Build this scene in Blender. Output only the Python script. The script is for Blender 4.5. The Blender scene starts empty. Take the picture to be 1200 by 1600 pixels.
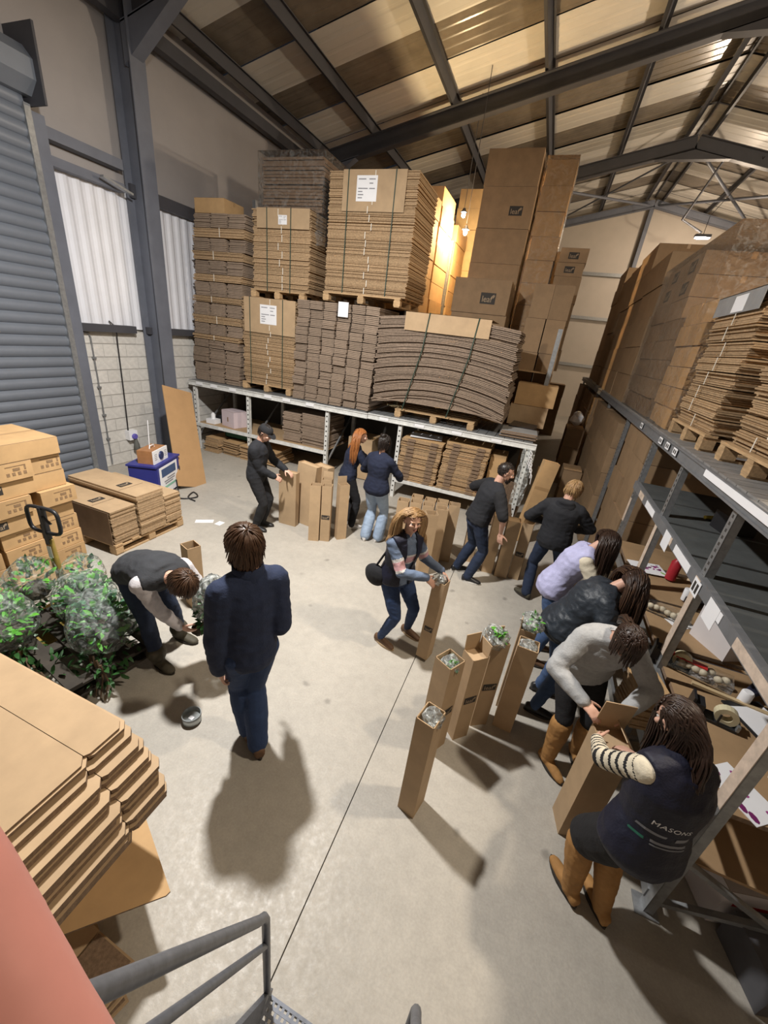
import bpy, bmesh, math, random
from mathutils import Vector, Matrix, noise
random.seed(7)
SC = bpy.context.scene
COL = SC.collection
PI = math.pi
R_ = math.radians
V = Vector

# ---------------------------------------------------------------- camera
def make_camera():
    yaw, pitch, roll, h = R_(-18.6), R_(24.1), R_(-7.05), 2.97
    cy, sy, cp, sp = math.cos(yaw), math.sin(yaw), math.cos(pitch), math.sin(pitch)
    fwd = V((sy*cp, cy*cp, -sp)); right = V((cy, -sy, 0)); down = fwd.cross(right)
    r2 = math.cos(roll)*right + math.sin(roll)*down
    d2 = -math.sin(roll)*right + math.cos(roll)*down
    cd = bpy.data.cameras.new('camera'); cam = bpy.data.objects.new('camera', cd); COL.objects.link(cam)
    m = Matrix((r2, -d2, -fwd)).transposed().to_4x4(); m.translation = V((0, 0, h))
    cam.matrix_world = m
    cd.sensor_width = 36; cd.sensor_fit = 'AUTO'; cd.lens = 620/1600*36
    cd.clip_start = 0.01; cd.clip_end = 200
    SC.camera = cam
make_camera()

# ---------------------------------------------------------------- world, lights, exposure
W = bpy.data.worlds.new('night'); SC.world = W; W.use_nodes = True
W.node_tree.nodes['Background'].inputs[0].default_value = (0.30, 0.36, 0.5, 1)
W.node_tree.nodes['Background'].inputs[1].default_value = 0.02
def lamp(name, loc, watts, col, rad):
    l = bpy.data.lights.new(name, 'POINT'); l.energy = watts; l.color = col; l.shadow_soft_size = rad
    o = bpy.data.objects.new(name, l); COL.objects.link(o); o.location = loc; return o
def flood(name, loc, at, watts, col, size):
    l = bpy.data.lights.new(name, 'AREA'); l.shape = 'DISK'; l.size = size; l.energy = watts; l.color = col
    o = bpy.data.objects.new(name, l); COL.objects.link(o); o.location = loc
    o.rotation_euler = (V(at)-V(loc)).to_track_quat('-Z', 'Y').to_euler(); return o
flood('flood_light', (-2.42, 2.72, 5.35), (-3.3, 3.75, 1.0), 400, (1.0, 0.975, 0.94), 0.26)
flood('bay_light', (2.7, 2.9, 6.7), (1.2, 3.0, 0), 190, (1.0, 0.86, 0.68), 0.34)
lamp('aisle_light', (-2.62, 11.3, 5.35), 300, (1.0, 0.74, 0.40), 0.08)
lamp('far_light', (4.1, 20.4, 7.35), 420, (1.0, 0.80, 0.60), 0.15)
lamp('roof_fill_light', (7.4, 9.6, 5.7), 1250, (1.0, 0.83, 0.62), 0.15)  # added unseen fill lamp, there to brighten the roof
SC.view_settings.view_transform = 'Standard'; SC.view_settings.look = 'None'
SC.view_settings.gamma = 1; SC.view_settings.use_curve_mapping = False
SC.view_settings.exposure = 0.38

# ---------------------------------------------------------------- materials
MATS = {}
def mat(name, rgb, rough=0.7, var=0.12, scale=6.0, bump=0.0, metal=0.0, rnd=0.0, bscale=None, spec=0.4, stretch=None):
    if name in MATS: return MATS[name]
    m = bpy.data.materials.new(name); m.use_nodes = True; nt = m.node_tree; N = nt.nodes; L = nt.links
    b = N['Principled BSDF']; b.inputs['Roughness'].default_value = rough; b.inputs['Metallic'].default_value = metal
    b.inputs['Specular IOR Level'].default_value = spec
    tc = N.new('ShaderNodeTexCoord'); src = tc.outputs['Object']
    if stretch:
        mp = N.new('ShaderNodeMapping'); mp.inputs['Scale'].default_value = stretch; L.new(src, mp.inputs[0]); src = mp.outputs[0]
    nz = N.new('ShaderNodeTexNoise'); nz.inputs['Scale'].default_value = scale; nz.inputs['Detail'].default_value = 5; nz.inputs['Roughness'].default_value = 0.62
    L.new(src, nz.inputs['Vector'])
    rp = N.new('ShaderNodeMapRange'); rp.inputs[1].default_value = 0.3; rp.inputs[2].default_value = 0.7
    rp.inputs[3].default_value = 1-var; rp.inputs[4].default_value = 1+var; L.new(nz.outputs[0], rp.inputs[0])
    fac = rp.outputs[0]
    if rnd:
        oi = N.new('ShaderNodeObjectInfo'); r2 = N.new('ShaderNodeMapRange')
        r2.inputs[3].default_value = 1-rnd; r2.inputs[4].default_value = 1+rnd; L.new(oi.outputs['Random'], r2.inputs[0])
        mu = N.new('ShaderNodeMath'); mu.operation = 'MULTIPLY'; L.new(fac, mu.inputs[0]); L.new(r2.outputs[0], mu.inputs[1]); fac = mu.outputs[0]
    vm = N.new('ShaderNodeVectorMath'); vm.operation = 'SCALE'; vm.inputs[0].default_value = rgb; L.new(fac, vm.inputs['Scale'])
    L.new(vm.outputs[0], b.inputs['Base Color'])
    if bump:
        n2 = N.new('ShaderNodeTexNoise'); n2.inputs['Scale'].default_value = bscale or scale*4; n2.inputs['Detail'].default_value = 3
        L.new(src, n2.inputs['Vector'])
        bp = N.new('ShaderNodeBump'); bp.inputs['Strength'].default_value = bump; bp.inputs['Distance'].default_value = 0.01
        L.new(n2.outputs[0], bp.inputs['Height']); L.new(bp.outputs[0], b.inputs['Normal'])
    m['b'] = 1; MATS[name] = m; return m
def emis(name, rgb, s):
    m = bpy.data.materials.new(name); m.use_nodes = True; b = m.node_tree.nodes['Principled BSDF']
    b.inputs['Base Color'].default_value = (*rgb, 1); b.inputs['Emission Color'].default_value = (*rgb, 1); b.inputs['Emission Strength'].default_value = s
    return m
def film(name, tint=(0.92, 0.95, 0.94), white=0.12, gloss=0.25):
    """thin clear plastic: mostly see-through, with milky creases and a gloss"""
    m = bpy.data.materials.new(name); m.use_nodes = True; nt = m.node_tree; N = nt.nodes; L = nt.links
    N.remove(N['Principled BSDF']); out = N['Material Output']
    tr = N.new('ShaderNodeBsdfTransparent'); tr.inputs[0].default_value = (*tint, 1)
    gl = N.new('ShaderNodeBsdfGlossy'); gl.inputs['Roughness'].default_value = 0.16
    df = N.new('ShaderNodeBsdfDiffuse'); df.inputs[0].default_value = (0.75, 0.79, 0.78, 1)
    tc = N.new('ShaderNodeTexCoord'); nz = N.new('ShaderNodeTexNoise'); nz.inputs['Scale'].default_value = 14; nz.inputs['Detail'].default_value = 4; nz.inputs['Distortion'].default_value = 1.5
    L.new(tc.outputs['Object'], nz.inputs['Vector'])
    mr = N.new('ShaderNodeMapRange'); mr.inputs[1].default_value = 0.45; mr.inputs[2].default_value = 0.72; mr.inputs[3].default_value = white*0.45; mr.inputs[4].default_value = white*2.6
    L.new(nz.outputs[0], mr.inputs[0])
    bp = N.new('ShaderNodeBump'); bp.inputs['Strength'].default_value = 0.55; bp.inputs['Distance'].default_value = 0.02
    L.new(nz.outputs[0], bp.inputs['Height']); L.new(bp.outputs[0], gl.inputs['Normal'])
    m1 = N.new('ShaderNodeMixShader'); L.new(mr.outputs[0], m1.inputs[0]); L.new(tr.outputs[0], m1.inputs[1]); L.new(df.outputs[0], m1.inputs[2])
    lw = N.new('ShaderNodeLayerWeight'); lw.inputs[0].default_value = gloss
    L.new(bp.outputs[0], lw.inputs['Normal'])
    m2 = N.new('ShaderNodeMixShader'); L.new(lw.outputs['Fresnel'], m2.inputs[0]); L.new(m1.outputs[0], m2.inputs[1]); L.new(gl.outputs[0], m2.inputs[2])
    L.new(m2.outputs[0], out.inputs[0]); return m
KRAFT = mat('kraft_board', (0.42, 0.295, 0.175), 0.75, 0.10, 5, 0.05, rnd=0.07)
KRAFT2 = mat('kraft_board_tan', (0.47, 0.30, 0.145), 0.75, 0.10, 5, 0.05, rnd=0.09)
EDGE = mat('corrugated_edge', (0.20, 0.135, 0.088), 0.9, 0.3, 60, 0.3)
EDGE_L = mat('corrugated_edge_light', (0.36, 0.245, 0.14), 0.85, 0.28, 40, 0.3, rnd=0.12)
SHADED_KRAFT = mat('shaded_kraft_board', (0.265, 0.175, 0.098), 0.75, 0.12, 5, 0.05, rnd=0.10)  # kraft with the shade on rear and right stacks put into its colour
BROWN = mat('brown_board', (0.245, 0.165, 0.11), 0.85, 0.16, 9, 0.1, rnd=0.14)
BROWN2 = mat('grey_brown_board', (0.255, 0.19, 0.14), 0.85, 0.14, 9, 0.1, rnd=0.1)
WOOD = mat('pallet_wood', (0.42, 0.28, 0.15), 0.75, 0.25, 4, 0.15, rnd=0.15, stretch=(2, 14, 14))
PAPER = mat('white_paper', (0.78, 0.78, 0.80), 0.7, 0.03, 4)
INK = mat('black_ink', (0.035, 0.030, 0.026), 0.7, 0.2, 30)
INKG = mat('grey_ink', (0.25, 0.25, 0.27), 0.7, 0.2, 30)
INKB = mat('brown_ink', (0.24, 0.15, 0.08), 0.8, 0.3, 30)
STEEL = mat('grey_painted_steel', (0.125, 0.135, 0.165), 0.55, 0.10, 3)
RAFT = mat('dark_painted_steel', (0.055, 0.055, 0.064), 0.55, 0.12, 2)
GALV = mat('galvanised_steel', (0.30, 0.31, 0.32), 0.42, 0.18, 22, metal=0.6)
RAILM = mat('scuffed_grey_tube', (0.13, 0.14, 0.165), 0.45, 0.2, 30, metal=0.35)
WHITEP = mat('white_rack_paint', (0.62, 0.62, 0.60), 0.6, 0.16, 12)
SHUT = mat('grey_shutter_slat', (0.17, 0.19, 0.225), 0.42, 0.06, 3, metal=0.25)
CLAD = mat('white_cladding', (0.66, 0.67, 0.72), 0.55, 0.05, 2)
LINER = mat('dimmed_white_liner_sheet', (0.30, 0.28, 0.275), 0.6, 0.05, 1.5)  # white liner greyed down; the dim upper wall is in its colour
GABLE = mat('cream_liner_sheet', (0.45, 0.40, 0.345), 0.6, 0.05, 1.5)
ROOFM = mat('white_roof_sheet', (0.60, 0.57, 0.52), 0.42, 0.07, 1.2)
ROOFL = mat('rooflight_sheet', (0.19, 0.16, 0.125), 0.25, 0.25, 1.5, spec=0.6)
BLOCK = mat('concrete_block', (0.56, 0.54, 0.505), 0.95, 0.10, 14, 0.5, rnd=0.06, bscale=60)
MORTAR = mat('mortar', (0.40, 0.385, 0.36), 0.95, 0.1, 20)
BLACKP = mat('black_plastic', (0.018, 0.018, 0.02), 0.4, 0.1, 10)
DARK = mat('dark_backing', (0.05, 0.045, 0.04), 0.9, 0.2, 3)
STRAP = mat('green_strap', (0.03, 0.055, 0.04), 0.5, 0.1, 10)
STRING = mat('white_string', (0.72, 0.68, 0.60), 0.8, 0.05, 10)
FILM = film('clear_film', (.95, .98, .97), .10, .07)
WRAP = film('stretch_wrap', (0.86, 0.83, 0.80), 0.05, 0.12)
def floor_mat():
    m = bpy.data.materials.new('polished_concrete'); m.use_nodes = True; nt = m.node_tree; N = nt.nodes; L = nt.links
    b = N['Principled BSDF']; tc = N.new('ShaderNodeTexCoord')
    def nz(s, d=5, r=.6):
        n = N.new('ShaderNodeTexNoise'); n.inputs['Scale'].default_value = s; n.inputs['Detail'].default_value = d; n.inputs['Roughness'].default_value = r
        L.new(tc.outputs['Object'], n.inputs['Vector']); return n.outputs[0]
    def ramp(s, a, c, lo, hi):
        r = N.new('ShaderNodeMapRange'); r.inputs[1].default_value = a; r.inputs[2].default_value = c; r.inputs[3].default_value = lo; r.inputs[4].default_value = hi
        L.new(s, r.inputs[0]); return r.outputs[0]
    def mul(a, c):
        k = N.new('ShaderNodeMath'); k.operation = 'MULTIPLY'; L.new(a, k.inputs[0]); L.new(c, k.inputs[1]); return k.outputs[0]
    f = mul(ramp(nz(0.9), .3, .7, .84, 1.1), ramp(nz(12), .3, .7, .93, 1.06))
    f = mul(f, ramp(nz(70, 3), .35, .7, .93, 1.05))
    vo = N.new('ShaderNodeTexVoronoi'); vo.inputs['Scale'].default_value = 3.3; vo.inputs['Randomness'].default_value = 1.0
    wn = N.new('ShaderNodeTexNoise'); wn.inputs['Scale'].default_value = 9; L.new(tc.outputs['Object'], wn.inputs['Vector'])
    ad = N.new('ShaderNodeVectorMath'); ad.operation = 'MULTIPLY_ADD'; ad.inputs[1].default_value = (.06, .06, 0); L.new(wn.outputs['Color'], ad.inputs[0]); L.new(tc.outputs['Object'], ad.inputs[2])
    L.new(ad.outputs[0], vo.inputs['Vector'])
    spot = ramp(vo.outputs['Distance'], .05, .14, .66, 1.0)        # old drips, here and there
    pick = N.new('ShaderNodeSeparateColor'); L.new(vo.outputs['Color'], pick.inputs[0])
    on = ramp(pick.outputs[0], .45, .55, 1.0, 0.0)
    mx = N.new('ShaderNodeMix'); mx.data_type = 'FLOAT'; L.new(on, mx.inputs[0]); L.new(spot, mx.inputs[2]); mx.inputs[3].default_value = 1.0
    f = mul(f, mx.outputs[0])
    vm = N.new('ShaderNodeVectorMath'); vm.operation = 'SCALE'; vm.inputs[0].default_value = (0.40, 0.372, 0.325); L.new(f, vm.inputs['Scale'])
    L.new(vm.outputs[0], b.inputs['Base Color'])
    L.new(ramp(nz(26, 4), .35, .65, .40, .62), b.inputs['Roughness']); b.inputs['Specular IOR Level'].default_value = .45
    bp = N.new('ShaderNodeBump'); bp.inputs['Strength'].default_value = .25; bp.inputs['Distance'].default_value = .006
    L.new(nz(38, 4), bp.inputs['Height']); L.new(bp.outputs[0], b.inputs['Normal'])
    return m
CONC = floor_mat()

# ---------------------------------------------------------------- mesh building
class MB:
    def __init__(s): s.v = []; s.f = []; s.m = []; s.sm = []
    def add(s, vs, fs, mi=0, smooth=False):
        o = len(s.v); s.v += [tuple(p) for p in vs]
        for f in fs: s.f.append(tuple(i+o for i in f)); s.m.append(mi); s.sm.append(smooth)
        return s
    def box(s, c, d, rot=None, mi=0, mi_side=None):
        x, y, z = d[0]/2, d[1]/2, d[2]/2
        vs = [V((a*x, b*y, e*z)) for e in (-1, 1) for b in (-1, 1) for a in (-1, 1)]
        if rot is not None: vs = [rot @ p for p in vs]
        c = V(c); vs = [p+c for p in vs]
        ms = mi if mi_side is None else mi_side
        s.add(vs, [(0, 2, 3, 1), (4, 5, 7, 6)], mi); s.add(vs, [(0, 1, 5, 4), (2, 6, 7, 3), (0, 4, 6, 2), (1, 3, 7, 5)], ms)
        return s
    def bb(s, x0, x1, y0, y1, z0, z1, mi=0, mi_side=None):
        return s.box(((x0+x1)/2, (y0+y1)/2, (z0+z1)/2), (x1-x0, y1-y0, z1-z0), None, mi, mi_side)
    def beam(s, a, b, w, h, up=(0, 0, 1), mi=0):
        a, b = V(a), V(b); d = b-a; L = d.length; d.normalize(); u = V(up); sd = d.cross(u)
        if sd.length < 1e-4: sd = d.cross(V((1, 0, 0)))
        sd.normalize(); u = sd.cross(d)
        return s.box((a+b)/2, (L, w, h), Matrix((d, sd, u)).transposed(), mi)
    def ibeam(s, a, b, w, h, t=0.02, up=(0, 0, 1), mi=0):
        a, b = V(a), V(b); d = (b-a).normalized(); u = V(up); sd = d.cross(u).normalized(); u = sd.cross(d)
        s.beam(a+u*(h/2-t/2), b+u*(h/2-t/2), w, t, u, mi); s.beam(a-u*(h/2-t/2), b-u*(h/2-t/2), w, t, u, mi)
        return s.beam(a, b, t*.8, h-2*t, u, mi)
    def tube(s, pts, r, n=8, mi=0, caps=True, smooth=True):
        pts = [V(p) for p in pts]; rs = r if isinstance(r, (list, tuple)) else [r]*len(pts); rings = []
        up = None
        for i, p in enumerate(pts):
            d = (pts[min(i+1, len(pts)-1)]-pts[max(i-1, 0)]).normalized()
            if up is None:
                up = V((0, 0, 1)) if abs(d.z) < .9 else V((1, 0, 0))
            a = d.cross(up).normalized(); up = a.cross(d)
            rings.append([p+(a*math.cos(2*PI*k/n)+up*math.sin(2*PI*k/n))*rs[i] for k in range(n)])
        vs = [q for rg in rings for q in rg]; fs = []
        for i in range(len(rings)-1):
            for k in range(n):
                k2 = (k+1) % n; fs.append((i*n+k, i*n+k2, (i+1)*n+k2, (i+1)*n+k))
        s.add(vs, fs, mi, smooth)
        if caps: s.add(rings[0], [tuple(range(n))[::-1]], mi); s.add(rings[-1], [tuple(range(n))], mi)
        return s
    def lathe(s, prof, n=20, c=(0, 0, 0), mi=0, smooth=True, caps=True):
        c = V(c); vs = []; fs = []
        for r, z in prof: vs += [c+V((r*math.cos(2*PI*k/n), r*math.sin(2*PI*k/n), z)) for k in range(n)]
        for i in range(len(prof)-1):
            for k in range(n): k2 = (k+1) % n; fs.append((i*n+k, i*n+k2, (i+1)*n+k2, (i+1)*n+k))
        s.add(vs, fs, mi, smooth)
        if caps:
            s.add(vs[:n], [tuple(range(n))[::-1]], mi); s.add(vs[-n:], [tuple(range(n))], mi)
        return s
    def ball(s, c, r, n=10, m=7, mi=0, rot=None):
        c = V(c); r = r if isinstance(r, (tuple, list)) else (r, r, r); vs = []; fs = []
        for i in range(m+1):
            t = PI*i/m
            for k in range(n):
                p = V((r[0]*math.sin(t)*math.cos(2*PI*k/n), r[1]*math.sin(t)*math.sin(2*PI*k/n), r[2]*math.cos(t)))
                vs.append(c+(rot @ p if rot else p))
        for i in range(m):
            for k in range(n): k2 = (k+1) % n; fs.append((i*n+k, (i+1)*n+k, (i+1)*n+k2, i*n+k2))
        return s.add(vs, fs, mi, True)
    def quad(s, a, b, c, d, mi=0): return s.add([a, b, c, d], [(0, 1, 2, 3)], mi)
    def slab(s, poly, z0, z1, mi=0, mi_side=None):
        n = len(poly); vs = [(x, y, z0) for x, y in poly]+[(x, y, z1) for x, y in poly]
        s.add(vs, [tuple(range(n))[::-1], tuple(range(n, 2*n))], mi)
        return s.add(vs, [(k, (k+1) % n, n+(k+1) % n, n+k) for k in range(n)], mi if mi_side is None else mi_side)
    def mesh(s, name, mats):
        me = bpy.data.meshes.new(name); me.from_pydata(s.v, [], s.f)
        for m in (mats if isinstance(mats, (list, tuple)) else [mats]): me.materials.append(m)
        me.polygons.foreach_set('material_index', s.m); me.polygons.foreach_set('use_smooth', s.sm); me.validate(); me.update()
        return me
    def build(s, name, mats, parent=None, loc=(0, 0, 0), rz=0):
        return put(s.mesh(name, mats), name, parent, loc, rz)
def put(me, name, parent=None, loc=(0, 0, 0), rz=0, rot=None, sc=None):
    o = bpy.data.objects.new(name, me); COL.objects.link(o); o.location = loc
    o.rotation_euler = rot if rot is not None else (0, 0, rz)
    if sc: o.scale = sc
    if parent: o.parent = parent
    return o
def tag(o, label, cat, group=None):
    o['label'] = label; o['category'] = cat
    if group: o['group'] = group
    return o
def empty(name, loc, label, cat, group=None, rz=0, rot=None):
    o = put(None, name, None, loc, rz, rot); o.empty_display_size = .1; return tag(o, label, cat, group)
def struct(o): o['kind'] = 'structure'; return o
def stuff(o): o['kind'] = 'stuff'; return o
ORD = ['top', 'second', 'third', 'fourth', 'fifth', 'sixth', 'seventh', 'eighth', 'ninth', 'tenth', 'eleventh', 'twelfth', 'thirteenth', 'fourteenth', 'fifteenth', 'sixteenth']
def nth(i): return ORD[i]+('' if i == 0 else ' from the top')
def rotx(a): return Matrix.Rotation(a, 3, 'X')
def roty(a): return Matrix.Rotation(a, 3, 'Y')
def rotz(a): return Matrix.Rotation(a, 3, 'Z')
# ---------------------------------------------------------------- the building
RIDGE_X, RIDGE_Z, SL = 2.5, 9.62, 0.235
def roof_z(x): return RIDGE_Z-SL*abs(x-RIDGE_X)
WX = -7.45            # left wall face
EAST = 12.45
fl = struct(MB().bb(-9, 13, -3, 25, -.2, -.02).build('floor', DARK))
for x0, x1 in ((-7.6, -.524), (-.517, 6.3), (6.307, 12.6)):
    MB().bb(x0, x1, -2.6, 24, -.05, 0).build('slab', CONC, fl)

# left wall: blockwork below, rail, cladding, liner above
wl = struct(MB().bb(WX-.3, WX-.06, -2.6, 24, 0, 7.3).build('wall_left', MORTAR))
MB().bb(WX-.06, WX-.012, 4.85, 8.3, 0, 2.46).build('mortar_bed', MORTAR, wl)
bm_full = MB(); bm_half = MB()
def blockmesh(w):
    b = MB(); j = .006
    b.bb(-.05, .0, -w/2+j, w/2-j, -.107+j, .107-j)
    return b.mesh('block', BLOCK)
bf, bh = blockmesh(.44), blockmesh(.22)
for r in range(11):
    z = .11+r*.2235; y = 4.9+(0 if r % 2 else .22)
    if r % 2 == 0: put(bh, 'block', wl, (WX-.003*random.random(), 4.9+.11, z))
    while y < 8.2:
        put(bf, 'block', wl, (WX-.004*random.random(), y+.22, z)); y += .44
def wave_sheet(x, y0, y1, z0, z1, pitch=.19, amp=.022):
    b = MB(); n = int((y1-y0)/pitch*4); prof = []
    for i in range(n+1):
        k = i % 4; prof.append((x+(amp if k in (1, 2) else 0), y0+(y1-y0)*i/n))
    vs = [(px, py, z) for z in (z0, z1) for px, py in prof]; m = n+1
    b.add(vs, [(i, i+1, m+i+1, m+i) for i in range(n)]); return b
for y0, y1 in ((4.9, 6.22), (6.24, 8.35)):
    wave_sheet(WX-.02, y0, y1, 2.5, 4.75).build('cladding_sheet', CLAD, wl)
MB().bb(WX-.05, WX-.02, -2.6, 24, 4.75, 7.3).build('liner_sheet', LINER, wl)
MB().bb(WX-.05, WX-.02, 8.35, 24, 0, 4.75).build('liner_sheet', LINER, wl)
MB().bb(WX-.05, WX-.02, -2.6, -1.0, 0, 4.75).build('liner_sheet', LINER, wl)
struct(MB().bb(WX-.02, WX+.13, 4.9, 5.95, 2.44, 2.56).bb(WX-.02, WX+.13, 6.2, 8.5, 2.44, 2.56).build('trim_1', RAFT))
struct(MB().bb(WX-.02, WX+.12, 6.2, 8.8, 4.60, 4.80).build('trim_2', RAFT))
# rails and lintel steel beside the shutter head
tr = struct(MB().bb(WX, WX+.18, 4.9, 6.05, 4.92, 5.06).build('trim_3', STEEL))
MB().bb(WX+.02, WX+.16, 4.9, 6.05, 4.62, 4.74).build('rail', STEEL, tr)
MB().beam((WX+.3, 5.55, 4.70), (WX+.3, 6.05, 4.60), .08, .03).build('bracket', GALV, tr)
# wall behind the camera, right wall, gable
struct(MB().bb(-7.7, 12.6, -2.75, -2.6, 0, 9.7).build('wall_back', LINER))
struct(MB().bb(EAST, EAST+.2, -2.6, 24, 0, 7.4).build('wall_right', LINER))
gb = MB(); gy = 23.75
gb.add([(-7.6, gy, 0), (12.6, gy, 0), (12.6, gy, roof_z(12.6)), (2.5, gy, RIDGE_Z), (-7.6, gy, roof_z(-7.6)),
        (-7.6, gy+.2, 0), (12.6, gy+.2, 0), (12.6, gy+.2, roof_z(12.6)), (2.5, gy+.2, RIDGE_Z), (-7.6, gy+.2, roof_z(-7.6))],
       [(0, 1, 2, 3, 4), (9, 8, 7, 6, 5), (0, 5, 6, 1)])
wf = struct(gb.build('wall_front', GABLE))
for z in (2.6, 4.75, 6.6): MB().bb(-6, 10, gy-.16, gy-.001, z-.07, z+.07).build('rail', GALV, wf)
for x in (-2.3, 2.5, 7.3): MB().ibeam((x, gy-.17, 0), (x, gy-.17, roof_z(x)-.5), .16, .2, up=(0, 1, 0)).build('post', STEEL, wf)
# roof: sheets about a metre wide running down the slope, darker rooflights among them
ce = struct(MB().bb(-7.7, 12.7, -2.7, 24, 9.95, 10).build('ceiling', LINER))
a = math.atan(SL); y = -2.6
edges = [-2.6]
lights = [(2.15, 3.2), (4.2, 5.25), (7.7, 8.75), (9.75, 10.8), (13.3, 14.35), (15.35, 16.4), (18.9, 19.95), (20.95, 22.0)]
segs = []
y = -2.6
for l0, l1 in lights+[(24, 24)]:
    n = max(1, round((l0-y)/1.05)) if l0-y > .3 else 0
    for i in range(n): segs.append((y+(l0-y)*i/n, y+(l0-y)*(i+1)/n, 0))
    if l1 > l0: segs.append((l0, l1, 1))
    y = l1
for i, (y0, y1, k) in enumerate(segs):
    dz = (.012 if i % 2 else 0)+(.03 if k else 0)
    for sgn in (-1, 1):
        xe = RIDGE_X+sgn*10.2
        p = MB(); nrib = max(2, int((y1-y0)/.26)); w = (y1-y0)/nrib; prof = []
        for r in range(nrib):
            prof += [(y0+w*r+.002, 0), (y0+w*r+w*.62, 0), (y0+w*r+w*.72, .009), (y0+w*r+w*.9, .009)]
        prof.append((y1-.004, 0)); m = len(prof)
        vs = [(RIDGE_X+sgn*.02, py, RIDGE_Z+dz+pz) for py, pz in prof]+[(xe, py, roof_z(xe)+dz+pz) for py, pz in prof]
        p.add(vs, [(q, q+1, m+q+1, m+q) for q in range(m-1)])
        p.build('roof_panel', ROOFL if k else ROOFM, ce)
# purlins along the building
PX = [-7.0, -5.5, -3.5, -1.5, .5, 2.22, 2.78, 4.5, 6.5, 8.5, 10.5, 12.0]
pm = None
tp = struct(MB().bb(RIDGE_X-.02, RIDGE_X+.02, -2.6, 23.7, RIDGE_Z-.06, RIDGE_Z-.02).build('trim_4', RAFT))
for x in PX:
    z = roof_z(x)-.03; s = -1 if x < RIDGE_X else 1; t = R_(13.2)*(-s)
    b = MB(); ry = roty(-t)
    b.box((0, 0, -.10), (.012, 26.4, .2)); b.box((.03, 0, -.006), (.07, 26.4, .012)); b.box((-.03, 0, -.194), (.07, 26.4, .012))
    o = b.build('purlin', RAFT, tp, (x, 10.6, z)); o.rotation_euler = (0, t, 0)
# portal frames: columns, rafters and haunches
for n, fy in enumerate((.7, 6.3, 11.9, 17.5, 23.1)):
    b = MB(); rz = 9.18
    fr = struct(put(None, 'trim_%d' % (5+n), None, (0, fy, 0)))
    def rp(x): return (x, 0, rz-SL*abs(x-RIDGE_X))
    if n != 0 and n < 4:
        MB().ibeam(rp(-7.2), rp(RIDGE_X), .2, .36, up=(0, 0, 1)).build('rafter', RAFT, fr)
        MB().ibeam(rp(RIDGE_X), rp(12.2), .2, .36, up=(0, 0, 1)).build('rafter', RAFT, fr)
        h = MB(); w = .1
        for s in (-1, 1):
            h.add([(2.5, -w, rz-.16), (2.5+s*1.1, -w, rz-.16-SL*1.1), (2.5, -w, rz-.42), (2.5, w, rz-.16), (2.5+s*1.1, w, rz-.16-SL*1.1), (2.5, w, rz-.42)],
                  [(0, 1, 2), (5, 4, 3), (1, 4, 5, 2)])
        h.build('apex_haunch', RAFT, fr)
        h = MB(); x0 = -7.15; z0 = rp(x0)[2]-.15
        h.add([(x0, -w, z0), (x0+1.3, -w, z0+SL*1.3), (x0, -w, z0-.5), (x0, w, z0), (x0+1.3, w, z0+SL*1.3), (x0, w, z0-.5)], [(0, 1, 2), (5, 4, 3), (1, 4, 5, 2), (0, 3, 4, 1)])
        h.build('eave_haunch', STEEL, fr)
    elif n == 4:
        MB().ibeam(rp(-7.2), rp(RIDGE_X), .16, .28).build('rafter', STEEL, fr); MB().ibeam(rp(RIDGE_X), rp(12.2), .16, .28).build('rafter', STEEL, fr)
    if n > 0:
        MB().ibeam((-7.2, 0, 0), (-7.2, 0, 7.0), .28, .42, up=(1, 0, 0)).build('column', STEEL, fr)
        MB().ibeam((12.2, 0, 0), (12.2, 0, 7.0), .22, .34, up=(1, 0, 0)).build('column', STEEL, fr)
        MB().bb(-7.4, -6.98, -.17, .17, 0, .025).build('base_plate', STEEL, fr)
# eave beam, wind bracing in the far bay, sagging lamp cable
struct(MB().bb(-7.32, -7.16, .5, 23.2, 6.78, 6.98).build('trim_10', RAFT))
br = struct(MB().tube([(-1.6, 17.6, 8.1), (2.3, 23, 9.1)], .045, 8).build('trim_11', STEEL))
MB().tube([(2.7, 17.6, 9.0), (6.4, 23, 8.2)], .045, 8).build('brace', STEEL, br)
MB().tube([(2.3, 17.6, 9.0), (-1.5, 23, 8.3)], .03, 8).build('brace', STEEL, br)
MB().tube([(6.5, 17.6, 8.1), (2.7, 23, 9.1)], .045, 8).build('brace', STEEL, br)
MB().tube([(3.4, 17.6, 8.9), (3.2, 20, 7.9), (4.0, 20.3, 7.6)], .035, 8).build('brace', STEEL, br)

# roller shutter
d1 = struct(put(None, 'door_1', None, (WX+.17, 0, 0)))
sl = MB(); prof = [(0, .0), (.026, .020), (.038, .07), (.026, .124), (0, .143), (-.006, .155)]
vs = [(px, yy, pz) for yy in (-.9, 4.66) for px, pz in prof]; q = len(prof)
sl.add(vs, [(i, q+i, q+i+1, i+1) for i in range(q-1)], 0, True); sm = sl.mesh('slat', SHUT)
for i in range(34): put(sm, 'slat', d1, (0, 0, .03+i*.155))
MB().bb(-.05, .06, 4.64, 4.72, 0, 5.2).build('guide', GALV, d1)
MB().bb(-.12, .03, 4.722, 4.90, 0, 5.15).build('jamb', STEEL, d1)
MB().bb(-.02, .06, -.9, 4.64, 0, .05).build('bottom_bar', RAFT, d1)
drum = MB(); pr = [(.27*math.cos(2*PI*k/8+PI/8), .27*math.sin(2*PI*k/8+PI/8)) for k in range(8)]
drum.add([(x+.02, yy, z+5.52) for yy in (-.9, 4.72) for x, z in pr], [(k, (k+1) % 8, 8+(k+1) % 8, 8+k) for k in range(8)]+[tuple(range(8)), tuple(range(8, 16))[::-1]])
drum.build('shutter_box', SHUT, d1)
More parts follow.
